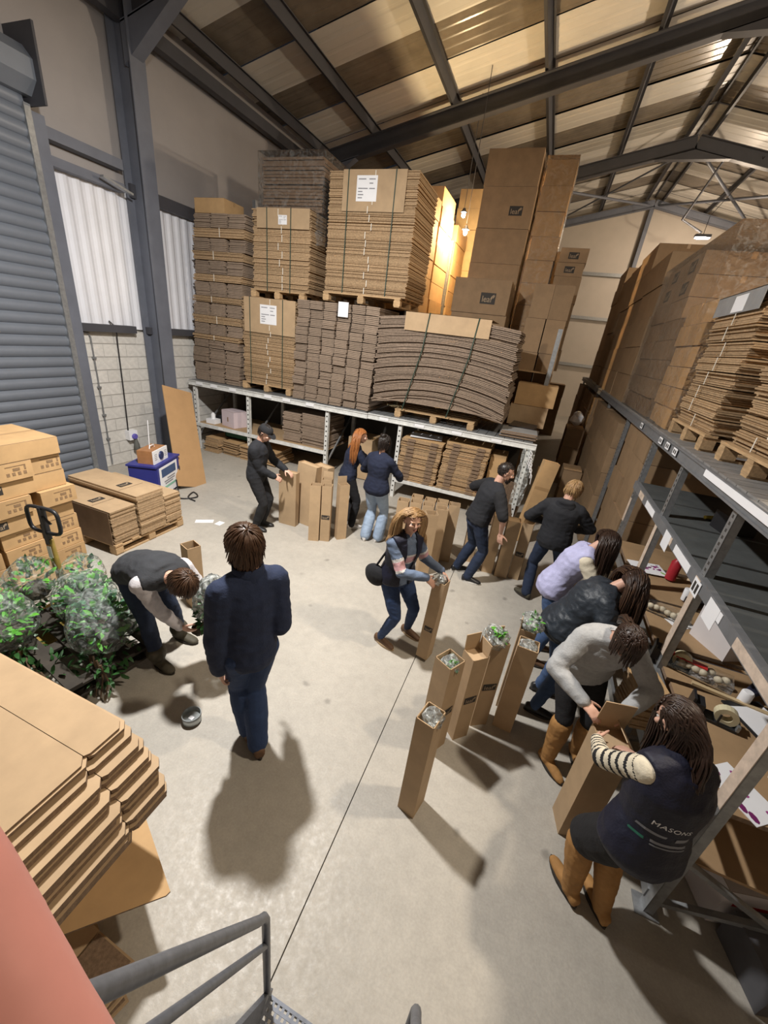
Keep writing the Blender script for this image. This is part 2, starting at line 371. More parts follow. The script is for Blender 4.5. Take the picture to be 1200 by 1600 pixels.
MB().bb(-.2, .36, 4.72, 4.75, 5.18, 5.98).build('end_plate', RAFT, d1)
MB().bb(-.15, .1, 4.0, 4.28, 5.78, 5.95).bb(-.05, .05, 4.3, 4.45, 5.78, 5.86).build('motor', RAFT, d1)

# fittings on the wall between shutter and column
def cable(pts, r, name, m, label, cat='cable', n=6):
    P = [V(p) for p in pts]; out = []
    for i in range(len(P)-1):
        p0, p1, p2, p3 = P[max(i-1, 0)], P[i], P[i+1], P[min(i+2, len(P)-1)]
        for k in range(5):
            t = k/5; out.append(.5*((2*p1)+(p2-p0)*t+(2*p0-5*p1+4*p2-p3)*t*t+(3*p1-p0-3*p2+p3)*t**3))
    out.append(P[-1]); return tag(MB().tube(out, r, n).build(name, m), label, cat)
cable([(WX+.03, 5.5, 2.62), (WX+.09, 5.56, 2.5), (WX+.03, 5.6, 2.2), (WX+.03, 5.58, 1.4), (WX+.03, 5.55, .64)], .012, 'power_cable', BLACKP, 'black power cable hanging down the block wall to the white socket')
cd = tag(MB().tube([(WX+.02, 4.98, 2.42), (WX+.02, 5.10, 2.40), (WX+.02, 5.13, 2.34), (WX+.02, 5.13, .05)], .012, 8).build('conduit', GALV), 'thin grey conduit pipe fixed upright to the block wall beside the shutter', 'pipe')
for z in (2.0, 1.5, 1.0, .55): MB().bb(WX, WX+.04, 5.10, 5.16, z-.015, z+.015).build('clip', GALV, cd)
so = tag(MB().bb(WX, WX+.11, 5.50, 5.68, .46, .64).build('wall_socket', PAPER), 'white wall socket box with a round blue cover', 'socket')
MB().lathe([(.055, 0), (.055, .03), (.045, .04)], 16).build('socket_cover', mat('blue_violet_plastic', (.12, .10, .42), .4), so, (WX+.115, 5.60, .53)).rotation_euler = (0, PI/2, 0)
pl = tag(MB().lathe([(.03, 0), (.055, .03), (.05, .12), (.03, .2), (.018, .26)], 12).build('power_plug', mat('grey_rubber', (.12, .12, .11), .7), None, (WX+.12, 5.62, .24)), 'grey rubber plug and adaptor under the wall socket', 'plug')
# blue cabinet with a notice and a small radio
BLUE = mat('blue_cabinet_paint', (.035, .04, .22), .45, .08, 4)
cb = empty('blue_cabinet', (-5.80, 4.72, 0), 'low blue metal cabinet against the block wall, a notice on its front', 'cabinet', rz=R_(21))
c = MB(); c.bb(-.22, .22, -.38, .38, .02, .57); c.build('body', BLUE, cb)
MB().bb(-.24, .24, -.40, .40, .57, .60).build('top_panel', BLUE, cb)
MB().bb(.221, .232, -.36, .36, .04, .56).build('door', BLUE, cb)
MB().bb(.232, .255, .32, .34, .25, .4).build('handle', RAFT, cb)
nt = MB().bb(.2325, .236, -.30, .28, .05, .54).build('notice', PAPER, cb)
g = MB()
g.bb(.2365, .238, -.24, .22, .36, .50, 0)
for k, (a0, a1, z) in enumerate(((-.08, .18, .31), (-.18, .16, .27), (-.16, .10, .23))): g.bb(.2365, .238, a0, a1, z-.012, z+.012, 1)
g.bb(.2365, .238, -.2, .2, .15, .19, 2)
stuff(g.build('print', [mat('navy_print', (.05, .09, .2), .6), INKG, mat('green_print', (.25, .5, .38), .6)], nt))
# radio
ra = empty('radio', (-5.74, 4.66, .60), 'small white fronted radio with tan case standing on the blue cabinet', 'radio', rz=R_(21))
ra.scale = (1.45, 1.45, 1.45)
MB().bb(-.09, .08, -.15, .15, 0, .15).build('case', mat('tan_wood', (.36, .17, .07), .5, .15, 20), ra)
MB().bb(.08, .092, -.15, .15, 0, .15).build('front_panel', PAPER, ra)
o = MB().lathe([(.045, 0), (.045, .012), (.038, .016)], 20).build('dial', mat('navy_dial', (.02, .03, .10), .4), ra, (.092, 0, .075)); o.rotation_euler = (0, PI/2, 0)
for s in (-1, 1):
    g = MB()
    for k in range(4): g.bb(.092, .094, s*.105-.025, s*.105+.025, .045+k*.02, .050+k*.02)
    stuff(g.build('speaker_grille', INKG, ra))
MB().tube([(0, -.05, .15), (0, -.04, .18), (0, .04, .18), (0, .05, .15)], .006, 6).build('handle', PAPER, ra)
MB().tube([(-.06, .06, .15), (-.10, .16, .42)], .004, 5).build('aerial', PAPER, ra)
cable([(-5.5, 4.86, .25), (-5.44, 4.83, .02), (-5.25, 4.7, .014), (-5.1, 4.9, .014), (-5.3, 5.02, .014), (-5.2, 4.8, .02), (-5.0, 4.75, .014)], .012, 'coiled_cable', BLACKP, 'loose black cable lying on the floor beside the blue cabinet')
def aim(o, p, q, side):     # local z from p to q, local x along side
    z = (V(q)-V(p)).normalized(); x = V(side); x = (x-z*x.dot(z)).normalized(); y = z.cross(x)
    m = Matrix((x, y, z)).transposed().to_4x4(); m.translation = V(p); o.matrix_world = m
# large board leaning on the wall
bd = tag(MB().slab([(-.29, -.008), (.29, -.008), (.29, .008), (-.29, .008)], 0, 1.93).build('hardboard_sheet', mat('hardboard', (.36, .215, .10), .6, .08, 4)), 'tall plain tan board leaning beside the grey column and the blue cabinet', 'board')
aim(bd, (-5.50, 5.20, .01), (-6.45, 5.93, 1.64), (.02, .47, 0))
# ---------------------------------------------------------------- cardboard, pallets, racks
def sheets(w, d, h, n, seed, jit=.012, sag=0.0, segs=1, wob=.0):
    """a pile of flat board: each sheet its own slab, a little out of line"""
    r = random.Random(seed); b = MB(); t = h/n; tw = 0
    for i in range(n):
        dx, dy = r.uniform(-jit, jit), r.uniform(-jit, jit); ww = w*(1-r.random()*jit/w*1.6); dd = d*(1-r.random()*jit/d*1.6)
        z0 = i*t+.0006; z1 = (i+1)*t-t*.10*(1+r.random())
        if segs == 1: b.bb(dx-ww/2, dx+ww/2, dy-dd/2, dy+dd/2, z0, z1, 0, 1)
        else:
            f = (i+1)/n; xs = [dx-ww/2+ww*k/segs for k in range(segs+1)]
            dz = [-sag*((2*x/w)**2)*(1.0-.68*f)*min(1, .35+i*.12)-wob*r.random() for x in xs]
            if i == 0: dz = [q*.3 for q in dz]
            vs = []
            for x, q in zip(xs, dz): vs += [(x, dy-dd/2, z0+q), (x, dy-dd/2, z1+q), (x, dy+dd/2, z0+q), (x, dy+dd/2, z1+q)]
            for k in range(segs):
                o = k*4; b.add(vs[o:o+8], [(1, 5, 7, 3), (0, 2, 6, 4)], 0); b.add(vs[o:o+8], [(0, 4, 5, 1), (2, 3, 7, 6)], 1)
            b.add(vs[:4], [(0, 1, 3, 2)], 1); b.add(vs[-4:], [(0, 2, 3, 1)], 1)
    return b
BOARD = None
PAL = {}
def pallet(x, y, z, rz, label, L=1.2, D=1.0, group=None):
    o = empty('wooden_pallet', (x, y, z), label, 'pallet', group, R_(rz)); k = (L, D)
    if k not in PAL:
        PAL[k] = (MB().bb(-L/2, L/2, -.05, .05, 0, .022).mesh('deck_board', WOOD), MB().bb(-.05, .05, -D/2, D/2, 0, .022).mesh('cross_board', WOOD),
                  MB().bb(-.06, .06, -.05, .05, 0, .078).mesh('block', WOOD), MB().bb(-.05, .05, -D/2, D/2, 0, .018).mesh('base_board', WOOD))
    db, cb_, bk, bb_ = PAL[k]
    for i in range(5): put(db, 'deck_board', o, (0, -D/2+.05+i*(D-.1)/4, .122))
    for xx in (-L/2+.06, 0, L/2-.06):
        put(cb_, 'cross_board', o, (xx, 0, .098)); put(bb_, 'base_board', o, (xx, 0, 0))
        for yy in (-D/2+.05, 0, D/2-.05): put(bk, 'block', o, (xx, yy, .019))
    return o
def label_sheet(parent, x, y, z, w, h, axis='y'):
    """a printed paper with a few blurred lines of print"""
    p = MB().bb(x-w/2, x+w/2, y-.002, y, z-h/2, z+h/2).build('paper_label', PAPER, parent)
    g = MB(); yy = y-.003
    for a0, a1, q in ((-.42, -.05, .36), (.1, .4, .36), (-.42, .05, .0), (-.42, -.2, -.12), (-.42, -.15, -.24), (-.42, -.2, -.36), (.12, .4, .0), (.12, .3, .2)):
        g.bb(x+a0*w, x+a1*w, yy, yy+.001, z+q*h-.022*h, z+q*h+.022*h)
    stuff(g.build('print', INKG, p)); return p
def strapped(name, x, y, z, w, d, h, nb, label, mats, straps, group=None, rz=0, tint=None, nper=7, ties=True, cover=None, seed=1):
    """a strapped load: bundles of flat cartons one on another, straps, cover sheet, label"""
    o = empty(name, (x, y, z), label, 'carton load', group, R_(rz)); r = random.Random(seed); bh = h/nb; meshes = [sheets(w, d, bh-.006, nper, seed*10+k, .014).mesh('bundle', mats) for k in range(3)]
    for i in range(nb):
        b = put(meshes[i % 3], 'bundle', o, (r.uniform(-.012, .012), r.uniform(-.008, .008), i*bh), r.choice((0, PI)))
        if ties:
            tx = r.uniform(-.06, .06); q = MB().bb(tx-.006, tx+.006, -d/2-.022, -d/2-.019, .01, bh-.01)
            t = q.build('string_tie', STRING, o, (0, 0, i*bh))
    for sx in straps:
        q = MB(); e = .024
        q.bb(sx-.008, sx+.008, -d/2-e-.003, -d/2-e, -.03, h+.004); q.bb(sx-.008, sx+.008, -d/2-e, d/2+e, h, h+.004)
        q.build('strap', STRAP, o)
    if cover:
        cx0, cx1, ch, lab = cover
        q = MB().bb(cx0, cx1, -d/2-.02, -d/2-.017, h-ch, h+.001).bb(cx0, cx1, -d/2-.02, d/2*.6, h+.001, h+.003)
        cv = q.build('cover_sheet', KRAFT, o)
        if lab: label_sheet(cv, (cx0+cx1)/2+lab[0], -d/2-.0205, h-ch/2+lab[1], lab[2], lab[3])
    return o
def mark(parent, w, h, loc, rot):
    """the printed black panel with pale lettering strokes that these cartons carry"""
    if 'mk' not in PAL:
        b = MB(); b.quad((-.5, 0, -.5), (.5, 0, -.5), (.5, 0, .5), (-.5, 0, .5), 0)
        cu = bpy.data.curves.new('word', 'FONT'); cu.body = 'leaf'; cu.size = .82; cu.align_x = 'CENTER'
        ob = bpy.data.objects.new('word', cu); COL.objects.link(ob); me = bpy.data.meshes.new_from_object(ob.evaluated_get(bpy.context.evaluated_depsgraph_get())); bpy.data.objects.remove(ob)
        b.add([(v.co.x*.60-.06, -.002, v.co.y*.95-.32) for v in me.vertices], [tuple(p.vertices) for p in me.polygons], 1); bpy.data.meshes.remove(me)
        for q in (0, 1): b.add([(.22+.09*q, -.002, .0), (.30+.09*q, -.002, .10), (.40+.05*q, -.002, .40-.08*q), (.27+.09*q, -.002, .26)], [(0, 1, 2, 3)], 1)   # the sprout by the word
        PAL['mk'] = b.mesh('printed_mark', [INK, mat('kraft_lettering', (.36, .27, .18), .8)])
    o = put(PAL['mk'], 'printed_mark', parent, loc, rot=rot, sc=(w, 1, h)); return o
def prints(parent, loc, rz, s=1.0, seed=0):
    """faint brown handling symbols"""
    r = random.Random(seed); g = MB()
    for k in range(4): g.bb(-.06*s+k*.032*s, -.042*s+k*.032*s, -.001, 0, -.03*s, -.008*s)
    g.bb(-.06*s, .055*s, -.001, 0, .03*s, .035*s); g.bb(-.02*s, .02*s, -.001, 0, .0, .02*s); g.bb(.045*s, .055*s, -.001, 0, 0, .028*s)
    return stuff(g.build('printed_symbols', INKB, parent, loc, rz))
CART = {}
def carton(x0, x1, y0, y1, z0, z1, label, group=None, m=None, tape=True, rz=0, mk=None, sym=None, name='carton'):
    """a closed carton: board body with folded edges, two top flaps meeting in a taped seam"""
    w, d, h = x1-x0, y1-y0, z1-z0; m = m or KRAFT
    k = (round(w, 2), round(d, 2), round(h, 2), m.name)
    if k not in CART:
        b = MB(); e = .006
        b.bb(-w/2, w/2, -d/2, d/2, 0, h-.004)
        f1 = MB().bb(-w/2+.001, w/2-.001, -d/2+.001, -e*.5, h-.004, h, 0, 1); f2 = MB().bb(-w/2+.001, w/2-.001, e*.5, d/2-.001, h-.004, h, 0, 1)
        t = MB().bb(-w/2-.001, w/2+.001, -.025, .025, h, h+.001); 
        for s in (-1, 1): t.bb(s*(w/2+.0006)-.0006, s*(w/2+.0006)+.0006, -.025, .025, h-min(.07, h*.5), h)
        CART[k] = (b.mesh('carton', m), f1.mesh('flap', [m, EDGE]), f2.mesh('flap', [m, EDGE]), t.mesh('tape', TAPE))
    A = CART[k]; o = tag(put(A[0], name, None, ((x0+x1)/2, (y0+y1)/2, z0), R_(rz)), label, 'box', group)
    put(A[1], 'flap', o); put(A[2], 'flap', o)
    if tape: put(A[3], 'tape', o)
    if mk: mark(o, mk[0], mk[1], (mk[2], -d/2-.0015, mk[3]), (0, 0, 0))
    if sym: prints(o, (sym[0], -d/2-.001, h/2), 0, sym[1])
    return o
TAPE = mat('brown_tape', (.40, .25, .12), .35, .05, 8)

# ---- left rack: front beam, uprights, decks
rk = empty('pallet_rack', (0, 7.1, 0), 'low white and grey rack along the back carrying the strapped carton loads', 'rack')
DX0, DX1, DD = -7.32, .16, 1.35
for i, x in enumerate((-7.2, -5.75, -3.83, -2.28, .05)):
    for yy in (.03, DD-.05):
        b = MB(); b.bb(x-.04, x+.04, yy-.03, yy-.026, 0, 1.5).bb(x-.04, x-.036, yy-.03, yy+.03, 0, 1.5).bb(x+.036, x+.04, yy-.03, yy+.03, 0, 1.5)
        if yy < .1:
            for q in range(14): b.bb(x-.015, x+.015, yy-.0315, yy-.030, .12+q*.1, .15+q*.1, 1)
        b.build('upright', [WHITEP, DARK], rk)
    MB().beam((x, .03, .3), (x, DD-.05, 1.3), .03, .03).build('brace', GALV, rk)
for x0, x1, z in ((DX0, -2.95, 1.55), (-2.94, DX1, 1.56)):
    MB().bb(x0, x1, -.03, .015, z-.1, z).bb(x0, x1, -.045, -.03, z-.1, z-.085).bb(x0, x1, -.045, -.03, z-.015, z).build('beam', WHITEP, rk)
    MB().bb(x0, x1, DD-.05, DD, z-.1, z).build('beam', GALV, rk)
    b = MB(); n = int((x1-x0)/.16)
    for q in range(n): b.bb(x0+q*.16, x0+q*.16+.15, -.02, DD, z, z+.012)
    stuff(b.build('deck_slat', GALV, rk))
r = random.Random(5)
for x in (-7.0, -6.6, -6.1, -5.2, -4.75, -4.2, -2.6, -1.9, -1.2, -.5):
    MB().bb(x-.09, x+.09, -.049, -.046, 1.48, 1.535).build('tag_strip', PAPER, rk)
# mid shelves of the left rack
for x0, x1, z in ((-7.2, -3.85, .62), (-2.25, -.6, .40)):
    MB().bb(x0, x1, -.02, .02, z-.07, z).build('beam', WHITEP, rk)
    MB().bb(x0, x1, .02, DD-.1, z-.02, z).build('shelf_panel', mat('chipboard', (.40, .27, .15), .8, .15, 30), rk)
MB().bb(-6.75, -3.85, DD-.02, DD, .05, 1.45).build('shade_panel', DARK, rk)  # added dark sheets standing in for the shade inside the bays
MB().bb(-3.8, -.1, DD-.02, DD, .05, 1.45).build('shade_panel', DARK, rk)
for x in (-6.5, -5.3, -4.4): MB().bb(x-.06, x+.06, -.024, -.021, .565, .605).build('tag_strip', PAPER, rk)
ZD = 1.575
# ---- upper loads on the rack, from the left
# first: tall loose column of bundles, grey-brown ones and tied pale ones in turn
z = ZD; r = random.Random(11); Y0 = 7.22
LAY = [('b', .40), ('b', .30), ('b', .16), ('k', .10), ('b', .22), ('k', .15), ('b', .24), ('k', .12), ('b', .26), ('k', .13), ('b', .24), ('k', .15), ('b', .22), ('k', .16), ('b', .24)]
n = len(LAY)
mk_ = {}
for i, (k, h) in enumerate(LAY):
    lab = nth(n-1-i)
    if k == 'b':
        for j in range(3):
            w = .375; x = -7.07+j*.415+r.uniform(-.006, .006)+(i/n)*.28
            o = tag(sheets(w, .9, h-.012, max(3, int(h/.028)), i*7+j, .014).build('carton_bundle', [BROWN, BROWN2], None, (x, Y0+.45+r.uniform(-.03, .03), z), r.uniform(-.03, .03)),
                    'grey-brown bundle, %s layer of the tall loose column, %s' % (lab, ('left', 'middle', 'right')[j]), 'carton bundle', 'bundles of the loose column')
    else:
        o = tag(sheets(1.22, .92, h-.008, max(3, int(h/.022)), i*7, .02).build('carton_bundle', [KRAFT2, EDGE_L], None, (-6.66+(i/n)*.28, Y0+.44, z), r.uniform(-.02, .02)),
                'pale tied bundle, %s layer of the tall loose column' % lab, 'carton bundle', 'bundles of the loose column')
        MB().bb(-.006, .006, -.50, -.497, 0, h-.008).build('string_tie', STRING, o, (r.uniform(-.1, .1), 0, 0))
    z += h
carton(-7.0, -6.3, Y0+.05, Y0+.6, z, z+.24, 'small tan carton lying on top of the tall loose column by the wall', m=KRAFT2)
ZS1 = z
# second: two strapped loads on pallets, one over the other
pallet(-5.35, 7.7, ZD, 0, 'pallet under the lower strapped load, second stack from the left wall', 1.2, 1.0)
strapped('carton_load', -5.28, 7.72, ZD+.145, 1.24, 1.04, 1.60, 14, 'lower strapped load of pale flat cartons with a white label on its cover sheet', [KRAFT2, EDGE_L], (-.42, .34), None, 0, nper=5, cover=(-.56, .62, .62, (-.02, .03, .38, .34)), seed=2)
pallet(-5.10, 7.72, ZD+1.755, 0, 'pallet between the two strapped loads of the second stack from the wall', 1.2, 1.0)
strapped('carton_load', -5.02, 7.74, ZD+1.90, 1.22, 1.04, 1.28, 10, 'upper strapped load of flat cartons wrapped in film, second stack from the wall', [KRAFT2, EDGE_L], (-.28, .22), None, 0, nper=5, cover=(-.5, .6, .30, (.0, -.02, .18, .14)), seed=3)
# film-wrapped dark load on top of it
fw = empty('wrapped_load', (-4.95, 8.0, ZD+3.19), 'dark film-wrapped load on top of the second stack, up under the eave', 'wrapped load')
for i in range(4): sheets(1.25, 1.1, .19, 4, 60+i, .02).build('bundle', [BROWN, EDGE], fw, (0, 0, i*.2))
g = MB().bb(-.68, .68, -.60, .60, -.5, .86); g.build('film', WRAP, fw)
# third: grey-brown cartons in six upright columns, then a pallet and a big strapped load on them
r = random.Random(21); bmesh_ = [sheets(.262, 1.0, .142, 5, 200+k, .009).mesh('carton_bundle', [BROWN2, BROWN2]) for k in range(6)]
for c_ in range(6):
    z = ZD
    for i in range(12):
        tilt = r.uniform(-.02, .02)+(c_-2.5)*.006
        o = put(bmesh_[(i*5+c_*3) % 6], 'carton_bundle', None, (-4.50+c_*.284+r.uniform(-.003, .003)+(12-i)*-.006+.04, 7.64+r.uniform(-.03, .03), z), rot=(0, tilt, r.uniform(-.02, .02)))
        tag(o, 'grey-brown bundle, %s in the %s column, six-column stack' % (nth(11-i).replace(' from the top', ' down'), ('first', 'second', 'third', 'fourth', 'fifth', 'last')[c_]), 'carton bundle', 'bundles of the six-column stack'); z += .150
paper = tag(MB().bb(-.1, .1, -.002, 0, -.12, .12).build('paper_note', PAPER), 'white paper note stuck on the six-column stack of grey-brown bundles', 'paper'); paper.location = (-3.62, 7.105, 3.27)
pallet(-3.35, 7.75, ZD+1.82, 0, 'pallet under the biggest upper load, on the six-column stack', 1.5, 1.1)
strapped('carton_load', -3.30, 7.78, ZD+1.965, 1.56, 1.1, 1.75, 15, 'biggest upper strapped load with a square white label, above the six-column stack', [KRAFT2, EDGE_L], (-.42, .40), None, 0, nper=6, cover=(-.52, .58, .55, (-.12, .03, .36, .34)), seed=4)
# fourth: wide bowed pile of large sheets on a small pallet
pallet(-1.70, 7.62, ZD, 0, 'small pallet under the wide bowed pile of grey-brown sheets', 1.5, .9)
bl = empty('sheet_load', (-1.70, 7.72, ZD+.30), 'wide bowed pile of grey-brown sheets strapped on a small pallet', 'sheet load')
sheets(2.42, 1.25, 1.44, 58, 77, .025, .24, 10, .004).build('sheet_pile', [BROWN2, mat('grey_board_edge', (.235, .175, .13), .9, .25, 30, .3)], bl)
cs = MB()
cs.bb(-.72, .72, -.66, -.655, 1.19, 1.475).bb(-.72, .72, -.66, .3, 1.47, 1.475); cs.build('cover_sheet', KRAFT, bl)
for sx, ex in ((-.30, -.58), (.52, .25)): MB().tube([(ex, -.66, -.14), (sx-.05, -.672, .9), (sx, -.668, 1.475), (sx, .6, 1.48)], .011, 5).build('strap', STRAP, bl)
# ---- behind the front row: cartons and stacks down the left aisle and the centre aisle
def row_stack(x0, x1, y0, y1, z0, hs, lab, grp, m=SHADED_KRAFT, mk=None, seed=0, split=1):
    z = z0; n = len(hs); r = random.Random(seed)
    for i, h in enumerate(hs):
        for s in range(split):
            dx = (x1-x0)/split
            j = r.uniform(-.02, .02)
            carton(x0+s*dx+.004+j, x0+(s+1)*dx-.004+j, y0+r.uniform(-.02, .02), y1, z, z+h-.004, '%s carton in %s%s' % (nth(n-1-i), lab, (', %s of the layer' % ('left', 'middle', 'right')[s if split == 3 else s*2]) if split > 1 else ''), grp, m,
                   mk=(mk if mk and i in mk[4] else None) and (mk[0], mk[1], mk[2], mk[3]))
        z += h
    return z
# rear rack bays (what the loads behind stand on)
for nm, x0, x1, y0, y1, lab in (('storage_rack', -2.25, .1, 8.7, 20.6, 'long rack between the two aisles behind the front loads'), ('storage_rack', -6.9, -3.0, 8.9, 20.6, 'long rack behind the left front loads')):
    q = empty(nm, (0, 0, 0), lab, 'rack')
    for yy in (y0, y0+2.9, y0+5.8, y0+8.7, y1-.1):
        for xx in (x0+.04, x1-.04): MB().bb(xx-.04, xx+.04, yy-.04, yy+.04, 0, 5.3 if x0 < -5 else 3.4).build('upright', GALV, q)
    for zz in (1.5, 3.45) if x0 < -5 else (1.5, 2.6):
        for xx in (x0+.04, x1-.04): MB().bb(xx-.025, xx+.025, y0, y1, zz-.1, zz).build('beam', GALV, q)
        MB().bb(x0, x1, y0, y1, zz, zz+.015).build('deck', mat('chipboard', (.40, .27, .15), .8, .15, 30), q)
# centre block (right of the left aisle), behind the bowed pile
GC = 'cartons between the aisles'
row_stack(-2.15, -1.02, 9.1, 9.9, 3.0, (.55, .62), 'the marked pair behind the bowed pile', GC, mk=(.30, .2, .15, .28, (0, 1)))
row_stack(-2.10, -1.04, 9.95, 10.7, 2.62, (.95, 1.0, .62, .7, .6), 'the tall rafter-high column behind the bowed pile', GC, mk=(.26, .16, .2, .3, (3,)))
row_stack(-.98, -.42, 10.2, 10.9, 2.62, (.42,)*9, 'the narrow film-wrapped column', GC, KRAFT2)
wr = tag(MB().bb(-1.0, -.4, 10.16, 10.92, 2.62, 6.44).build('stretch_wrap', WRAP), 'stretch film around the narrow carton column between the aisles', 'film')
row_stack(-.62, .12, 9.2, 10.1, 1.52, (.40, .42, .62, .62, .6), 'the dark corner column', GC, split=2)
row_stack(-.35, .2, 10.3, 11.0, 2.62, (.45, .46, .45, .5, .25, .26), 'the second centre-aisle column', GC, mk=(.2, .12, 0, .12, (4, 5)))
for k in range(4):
    row_stack(-.75+.02*k, .14+.02*k, 11.4+k*2.1, 13.1+k*2.1, 2.62, (.5,)*(5-(k % 2)), 'the %s high block along the centre aisle' % ('first', 'second', 'third', 'fourth')[k], GC, SHADED_KRAFT)
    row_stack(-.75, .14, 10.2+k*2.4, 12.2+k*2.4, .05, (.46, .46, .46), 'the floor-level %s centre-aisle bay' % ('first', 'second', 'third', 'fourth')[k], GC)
carton(-.5, .22, 8.62, 9.15, 1.58, 1.98, 'tan carton behind the end of the bowed pile, lower of two', GC)
carton(-.45, .30, 8.65, 9.15, 1.985, 2.40, 'tan carton behind the end of the bowed pile, upper of two', GC, KRAFT2)
# left aisle: stacks on its left side, seen edge on, and the lit pale column at its end
GA = 'cartons along the left aisle'
for k in range(5):
    if k > 2: continue
    y0 = 9.0+k*1.5; t = (6, 7, 6, 8, 7)[k]
    row_stack(-4.0-.05*(k % 2), -3.0-.05*(k % 2), y0, y0+1.2, 3.47, (.37,)*t, 'the %s high block left of the lamp aisle' % ('first', 'second', 'third', 'fourth', 'fifth')[k], GA, KRAFT2)
    row_stack(-3.9, -3.0, y0, y0+1.3, 1.53, (.45,)*4, 'the %s low block left of the lamp aisle' % ('first', 'second', 'third', 'fourth', 'fifth')[k], GA, KRAFT2)
row_stack(-3.45, -2.75, 13.4, 14.2, 2.4, (.5,)*7+(.5, .45), 'the lit yellow column', GA, mat('lamp_lit_kraft_board', (.55, .38, .19), .7, .08, 5))  # strong lamp light on these cartons painted in as a paler board
for k in range(3):
    row_stack(-2.2, -1.1, 11.5+k*1.6, 12.9+k*1.6, 2.62, (.6,)*5, 'the %s block right of the lamp aisle' % ('first', 'second', 'third')[k], GA)
# in the centre aisle; its end stack is added to keep it dark
row_stack(.20, .80, 17.2, 17.9, 0, (.5, .5, .5, .45), 'the added dark stack ending the centre aisle', GC)
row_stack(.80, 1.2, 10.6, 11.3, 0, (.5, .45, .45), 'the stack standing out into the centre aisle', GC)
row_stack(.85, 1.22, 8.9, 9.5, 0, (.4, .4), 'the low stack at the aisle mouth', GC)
wb_ = empty('white_bag', (.99, 10.95, 1.42), 'crumpled white bag on top of a carton stack in the centre aisle', 'bag')
o_ = MB(); n_ = 16
for i in range(9):
    for k in range(n_): a_ = 2*PI*k/n_; q_ = .8+.5*noise.noise(V((math.cos(a_)*1.5, math.sin(a_)*1.5, i*.5))); o_.v.append((.17*q_*math.sin(PI*(i+.01)/8.02)*math.cos(a_), .15*q_*math.sin(PI*(i+.01)/8.02)*math.sin(a_), .20-.20*math.cos(PI*(8-i)/8)*.9-.02))
for i in range(8):
    for k in range(n_): o_.f.append((i*n_+k, i*n_+(k+1) % n_, (i+1)*n_+(k+1) % n_, (i+1)*n_+k)); o_.m.append(0); o_.sm.append(False)
o_.build('bag_body', PAPER, wb_)
# hanging lamp in that aisle
for i, (x, y, z) in enumerate(((-2.66, 11.45, 5.42), (-2.98, 12.3, 5.98))):
    lm = empty('hanging_lamp', (x, y, z), ('bright lamp hanging on a wire in the left aisle, lower of two', 'bright lamp in the left aisle, upper of two')[i], 'lamp')
    MB().ball((0, 0, 0), (.05, .05, .07)).build('bulb', emis('lamp_glow_%d' % i, (1, .93, .78), 60), lm)
    MB().lathe([(.09, .05), (.05, .09), (.03, .14)], 12).build('lamp_holder', RAFT, lm)
    MB().tube([(0, 0, .14), (0, 0, roof_z(x)-z)], .008, 5).build('wire', RAFT, lm)
lm = empty('flood_lamp', (4.1, 20.4, 7.5), 'white lamp shining under the far frames above the right rack', 'lamp')
MB().bb(-.22, .22, -.1, .1, -.06, -.03).build('lens', emis('lamp_glow_far', (1, 1, 1), 40), lm)
MB().bb(-.25, .25, -.12, .12, -.03, .06).build('housing', RAFT, lm)
MB().tube([(0, 0, .06), (-.02, -.1, .6), (.2, -3, 1.3)], .01, 5).build('wire', BLACKP, lm)
# ---- things on the left rack's lower shelves
tag(sheets(.44, .8, .62, 20, 301, .02).build('carton_bundle', [BROWN2, BROWN2], None, (-4.72, 7.6, .625), .03), 'grey-brown pile of flat cartons on the middle shelf, left of two', 'carton bundle')
tag(sheets(.60, .8, .66, 20, 302, .02).build('carton_bundle', [BROWN2, BROWN2], None, (-4.17, 7.6, .625), -.03), 'grey-brown pile of flat cartons on the middle shelf, right of two', 'carton bundle')
PINK = mat('pinkish_white_board', (.62, .52, .55), .6, .05, 4)
c = carton(-6.62, -6.18, 7.25, 7.6, .622, .98, 'pinkish white carton standing on the left shelf beside small white packets', m=PINK, tape=False, rz=-14)
MB().bb(-.02, .02, -.1775, -.176, .12, .22).build('printed_mark', INKB, c)
pk = tag(MB().bb(-.12, .12, -.1, .1, 0, .1).lathe([(.05, .1), (.05, .2), (.02, .24)], 10).build('tape_dispenser', [PAPER]), 'white hand tape dispenser on the left shelf next to the pinkish carton', 'dispenser'); pk.location = (-6.9, 7.3, .622)
pk2 = tag(MB().bb(-.16, .16, -.09, .09, 0, .12).lathe([(.06, .12), (.06, .16)], 12).build('label_printer', [BLACKP]), 'small black and white label printer at the end of the left shelf', 'printer'); pk2.location = (-6.88, 7.52, .622)
GREEN = mat('green_crate_plastic', (.03, .14, .09), .5, .06, 8)
cr = empty('plastic_crate', (-6.28, 7.62, .345), 'green plastic crate on the bottom level of the left rack', 'crate')
MB().bb(-.36, .36, -.25, -.235, 0, .2).bb(-.36, .36, .235, .25, 0, .2).bb(-.36, -.345, -.25, .25, 0, .2).bb(.345, .36, -.25, .25, 0, .2).bb(-.36, .36, -.25, .25, 0, .012).build('body', GREEN, cr)
MB().bb(-.38, .38, -.27, .27, .185, .205).build('rim', GREEN, cr)
r = random.Random(31)
for i in range(4):
    for j in range(2):
        tag(sheets(.44, .7, .16, 6, 310+i*2+j, .03).build('carton_bundle', [KRAFT2, EDGE_L], None, (-6.75+i*.5+r.uniform(-.03, .03), 7.45+r.uniform(-.06, .02), .003+j*.168), r.uniform(-.1, .1)),
            'flat carton bundle on the floor under the left shelf, %s, %s from the wall' % (('lower', 'upper')[j], ('first', 'second', 'third', 'fourth')[i]), 'carton bundle', 'bundles under the left shelf')
